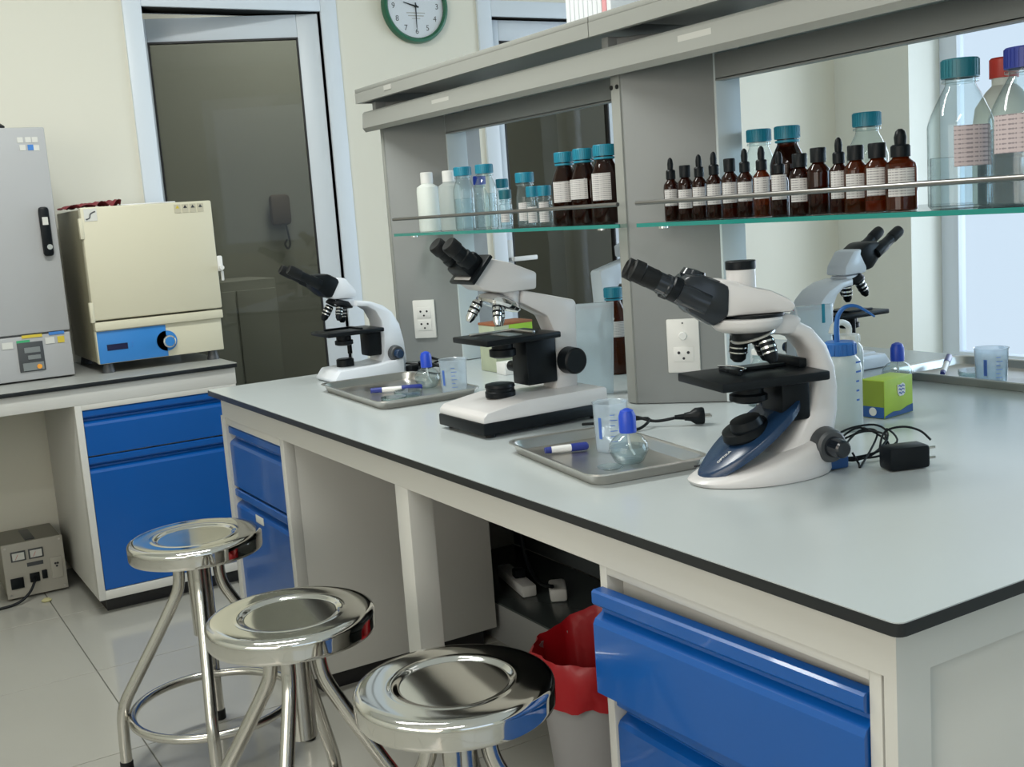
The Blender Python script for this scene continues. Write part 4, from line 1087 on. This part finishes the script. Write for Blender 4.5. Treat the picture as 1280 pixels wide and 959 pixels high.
single('white_carton', G().box(0, .11, 0, .05, .0005, .035, .001), whiteP, 'flat white carton lying before the lime carton', 'box', (.69, 1.955, BT), 0)
labbottle('reagent_bottle', 'clear glass bottle standing behind the objectives of the nearest microscope', .800, 1.045, .125, .030, .016, clearG, whiteP, (waterM, .5), capH=.012, z=BT)

# ================================================================== SIDE BENCH THINGS
# incubator
t = thing('incubator', 'tall grey cabinet incubator with black handle at the left edge', 'incubator', (-.48, 3.34, BT))
part('housing', G().box(-.30, .262, .02, .44, 0.004, .848, .006), incM, t)
part('door', G().box(-.30, .260, -.006, .02, .162, .846, .005), incM, t)
part('control_fascia', G().box(-.30, .258, -.004, .02, .006, .156, .004), incM, t)
h = part('handle', G().cbox((.222, -.016, .50), (.034, .020, .165), .010), blackM, t, 'black recessed handle')
part('lock', G().cyl((.226, -.026, .448), (.226, -.029, .448), .009, seg=20), chromeM, h)
part('handle_sticker', G().cbox((.222, -.0265, .535), (.018, .001, .026)), stickM, h)
cp = part('control_panel', G().cbox((.125, -.0055, .085), (.082, .005, .10), .001), greyK, t)
part('display', G().cbox((.13, -.009, .108), (.05, .002, .018)), mat('grey_display', (.2, .22, .22), .3), cp)
part('display', G().cbox((.134, -.009, .083), (.04, .002, .014)), mat('grey_display', (.2, .22, .22), .3), cp)
part('button_panel', G().cbox((.128, -.009, .052), (.066, .002, .026)), mat('grey_display', (.2, .22, .22), .3), cp)
part('orange_button', G().cyl((.146, -.009, .05), (.146, -.014, .05), .008, seg=20), orM, cp)
for (cx, cz, w_, h_, m_) in [(.055, .130, .034, .022, stickM), (.105, .137, .042, .012, grnM), (.135, .154, .065, .010, yelM), (.214, .156, .05, .010, bluS), (.190, .133, .03, .022, stickM), (.226, .133, .022, .022, yelM)]:
    part('sticker', G().cbox((cx, -.0055, cz), (w_, .0016, h_)), m_, t)
for i, (cx, cz) in enumerate([(.180, .805), (.205, .805), (.226, .805), (.185, .780), (.210, .780), (.228, .778)]):
    part('warning_sticker', G().cbox((cx, -.0066, cz), (.018, .0014, .018)), bluS if i == 4 else stickM, t)
part('vent_cap', G().lathe([(0, .848), (.03, .848), (.032, .866), (.02, .875), (0, .876)], (.13, .16, 0)), blackM, t)
# oven
t = thing('drying_oven', 'cream bench oven with blue control panel on the side worktop', 'oven', (-.15, 3.28, BT))
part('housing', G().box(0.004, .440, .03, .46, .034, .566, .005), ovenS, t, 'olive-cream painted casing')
part('door', G().box(-.002, .447, -.012, .028, .186, .571, .006), ovenM, t)
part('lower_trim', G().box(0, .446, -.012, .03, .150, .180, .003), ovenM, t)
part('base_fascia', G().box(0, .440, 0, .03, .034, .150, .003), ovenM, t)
cp = part('control_panel', G().box(.003, .238, -.003, 0, .036, .147, .001).cyl((.238, -.003, .090), (.238, .0, .090), .036, seg=32), ovenB, t)
part('display', G().box(.032, .102, -.0045, -.003, .079, .100), lcdM, cp)
part('buttons', G().box(.117, .121, -.0045, -.003, .095, .101).box(.117, .121, -.0045, -.003, .083, .089), bluS, cp)
k_ = part('knob', G().lathe([(0, 0), (.024, 0), (.022, .018), (.019, .021), (0, .021)], (.243, -.003, .088), 32, (0, -1, 0)), chromeM, cp)
part('knob_face', G().cyl((.243, -.024, .088), (.243, -.0255, .088), .017), ovenB, k_) if False else None
part('knob_insert', G().cyl((.243, -.0235, .088), (.243, -.0255, .088), .0165), ovenB, t)
for z in (.50, .215): part('hinge', G().cbox((-.004, -.004, z), (.014, .022, .07), .003), ovenM, t)
part('latch', G().cbox((.456, -.004, .345), (.020, .018, .055), .005).cyl((.456, -.014, .33), (.456, -.03, .33), .008, seg=14).cbox((.463, .0, .30), (.010, .010, .035), .003), whiteP, t)
for (cx, m_) in [(.325, yelM), (.352, inkK), (.379, greyK), (.406, greyK)]:
    s_ = part('warning_sticker', G().cbox((cx, -.0128, .548), (.022, .0012, .030)), mat('sticker_cream', (.5, .47, .36), .5), t)
    part('warning_triangle', G().prism([(cx - .007, .549), (cx + .007, .549), (cx, .560)], -.0142, -.0134), m_, s_)
s_ = part('maker_sticker', G().cbox((.030, -.0128, .545), (.042, .0012, .042)), stickM, t)
part('curved_stroke', G().tube([(.014, -.0138, .530), (.026, -.0138, .535), (.030, -.0138, .548), (.046, -.0138, .556)], .002, 6, smooth=4), greyK, s_)
for x in (.035, .405):
    for y in (.03, .42): part('foot', G().cyl((x, y, 0), (x, y, .036), .022, .015), greyK, t)
# red cloth and flat white box on oven
g = G(); nx_, ny_ = 26, 10
vs = [[g.b.verts.new((-.02 + .20 * i / nx_, .14 * j / ny_ + .01 * math.sin(i * .8), .004 + .022 * abs(math.sin(i * .45 + j * .35)) * (i / nx_) ** .5 + .008 * math.sin(j * 1.1 + i * .3) ** 2)) for j in range(ny_ + 1)] for i in range(nx_ + 1)]
for i in range(nx_):
    for j in range(ny_): g.b.faces.new([vs[i][j], vs[i + 1][j], vs[i + 1][j + 1], vs[i][j + 1]])
single('folded_cloth', g, clothR, 'rumpled maroon plastic cloth on top of the oven', 'cloth', (-.145, 3.47, BT + .568))
t = thing('flat_tray', 'flat white tray edge behind the cloth on top of the oven', 'tray', (.05, 3.56, BT + .567))
part('tray_body', G().box(0, .20, 0, .16, 0, .016, .003), whiteP, t)
part('tray_handle', G().box(.02, .18, -.006, 0, .006, .012, .001), trayM, t)
# voltage regulator
t = thing('voltage_regulator', 'grey voltage regulator box on the floor under the side bench', 'regulator', (-.515, 3.53, 0), 0)
part('casing', G().box(.002, .205, .006, .24, .012, .205, .006), mat('reg_case', (.24, .23, .19), .5), t)
part('front_panel', G().box(0, .207, 0, .008, .008, .208, .002), regM, t)
for cx in (.052, .112):
    o = part('meter', G().cbox((cx, -.002, .160), (.050, .006, .036), .001), greyK, t)
    part('meter_scale', G().cbox((cx, -.0055, .160), (.040, .001, .026)), stickM, o)
    part('needle', G().cbox((cx - .006, -.0065, .158), (.0012, .0008, .02), 0, Matrix.Rotation(.5, 3, 'Y')), capR, o)
part('name_plate', G().cbox((.105, -.001, .122), (.055, .002, .014)), greyK, t)
part('inlet_socket', G().cbox((.038, -.002, .062), (.044, .006, .040), .002), blackM, t)
part('inlet_socket', G().cbox((.098, -.002, .072), (.034, .006, .034), .002), blackM, t)
part('rocker_switch', G().cbox((.132, -.003, .076), (.018, .008, .032), .002), blackM, t)
o = part('outlet_socket', G().cbox((.176, -.002, .092), (.040, .005, .080), .003), regM, t)
part('outlet_hole', G().cyl((.172, -.004, .108), (.172, -.006, .108), .004).cyl((.180, -.004, .108), (.180, -.006, .108), .004).cyl((.176, -.004, .098), (.176, -.006, .098), .004), inkK, o)
for x in (.012, .195):
    for z in (.02, .195): part('screw', G().cyl((x, 0, z), (x, -.0022, z), .004, seg=10), trayM, t)
part('top_strip', G().box(.085, .118, .03, .19, .205, .209, .001), greyK, t)
cable('regulator_cable', 'black cable leaving the voltage regulator along the floor', [(-.415, 3.523, .072), (-.425, 3.50, .06), (-.45, 3.48, .03), (-.50, 3.46, .008), (-.60, 3.45, .006)], .005)
single('cable_tag', G().lathe([(0, 0), (.016, 0), (.018, .004), (.010, .010), (0, .011)], seg=18), mat('pale_tag', (.45, .42, .22), .6), 'small yellowish tag on the floor before the voltage regulator', 'tag', (-.40, 3.44, .001))

# ================================================================== CLOCK
t = thing('wall_clock', 'round wall clock with green rim and white face above the far column', 'clock', (1.445, YW, 2.166))
# local: face towards -y
part('rim', G().lathe([(.132, .0), (.155, .0), (.158, .012), (.153, .034), (.143, .036), (.134, .026)], (0, 0, 0), 56, (0, -1, 0)), greenC, t)
part('dial', G().lathe([(0, 0), (.136, 0), (.136, .020), (0, .020)], (0, 0, 0), 48, (0, -1, 0)), mat('clock_dial', (.72, .76, .80), .4), t)
for h_ in range(1, 13):
    a = PI / 2 - h_ * PI / 6
    text('numeral', str(h_), .034, greyK, t, basis((1, 0, 0), (0, 0, 1), (.106 * math.cos(a), -.0203, .106 * math.sin(a))))
def hand(a, L_, w_, nm):
    d = Vector((math.cos(a), 0, math.sin(a))); s_ = Vector((-math.sin(a), 0, math.cos(a)))
    p = [d * -.015 + s_ * w_, d * -.015 - s_ * w_, d * L_ - s_ * w_ * .5, d * L_ + s_ * w_ * .5]
    g = G().prism([(q.x, q.z) for q in p], -.025, -.0235)
    part(nm, g, blackM, t)
hand(PI / 2 - R(285), .060, .0035, 'hour_hand'); hand(PI / 2 - R(181), .092, .0028, 'minute_hand')
part('hub', G().cyl((0, -.022, 0), (0, -.028, 0), .006, seg=16), blackM, t)
part('dial_print', G().box(-.045, .045, -.0208, -.0200, -.030, -.026).box(-.038, .038, -.0208, -.0200, -.042, -.038).box(-.020, .020, -.0208, -.0200, -.053, -.050), stickG, t)
part('clock_glass', G().lathe([(0, .0305), (.137, .0295), (.137, .0285), (0, .0295)], (0, 0, 0), 48, (0, -1, 0)), clearmat('clock_glass', (1, 1, 1), fac=0, rough=0), t)

# ================================================================== STOOLS
def stool(label, x, y, rz):
    t = thing('bench_stool', label, 'stool', (x, y, 0), rz, 'stainless stools along the island')
    prof = [(0, .5530), (.04, .5531), (.07, .5533), (.083, .5535)]
    for k in range(9):
        q = k / 8; prof.append((.085 + .016 * q, .5535 + .0042 * (q * q * (3 - 2 * q)) + .0016 * math.sin(PI * q)))
    prof += [(.106, .5578), (.120, .5582), (.134, .5584), (.141, .5582)]
    for k in range(1, 9):
        a = k / 8 * PI / 2; prof.append((.141 + .0145 * math.sin(a), .5582 - .0120 * (1 - math.cos(a))))
    prof += [(.1555, .540), (.1553, .524), (.1550, .5190), (.1538, .5168), (.1515, .5175), (.1500, .5250), (.146, .5320), (0, .5330)]
    part('seat', G().lathe(prof, seg=128), steelM, t, ang=60)
    part('swivel_tube', G().cyl((0, 0, .315), (0, 0, .533), .028, seg=36), tubeM, t)
    part('collar', G().cyl((0, 0, .519), (0, 0, .534), .07, seg=36), tubeM, t)
    for k in range(4):
        a = k * PI / 2; c_, s_ = math.cos(a), math.sin(a)
        pts_ = [(.046, .525), (.046, .48), (.047, .455), (.054, .425), (.075, .385), (.125, .300), (.180, .210), (.200, .175), (.211, .140), (.214, .09), (.216, .022)]
        lg = part('leg', G().tube([(r_ * c_, r_ * s_, z_) for r_, z_ in pts_], .0138, 16, smooth=5), tubeM, t)
        part('rubber_foot', G().cyl((.2162 * c_, .2162 * s_, .0), (.2158 * c_, .2158 * s_, .028), .0155, seg=20, ch=.002), rubber, lg)
    part('foot_ring', G().tube([(.190 * math.cos(2 * PI * k / 64), .190 * math.sin(2 * PI * k / 64), .135) for k in range(64)], .0105, 14, closed=True), tubeM, t)
    return t
s1 = stool('polished stainless stool farthest back, in front of the blue island drawers', -.257, 1.848, R(73))
s2 = copy_tree(s1, 'polished stainless stool in the middle of the three', (-.272, 1.170, 0), R(55))
s3 = copy_tree(s1, 'polished stainless stool nearest the camera at the bottom of the picture', (-.184, .695, 0), R(50))
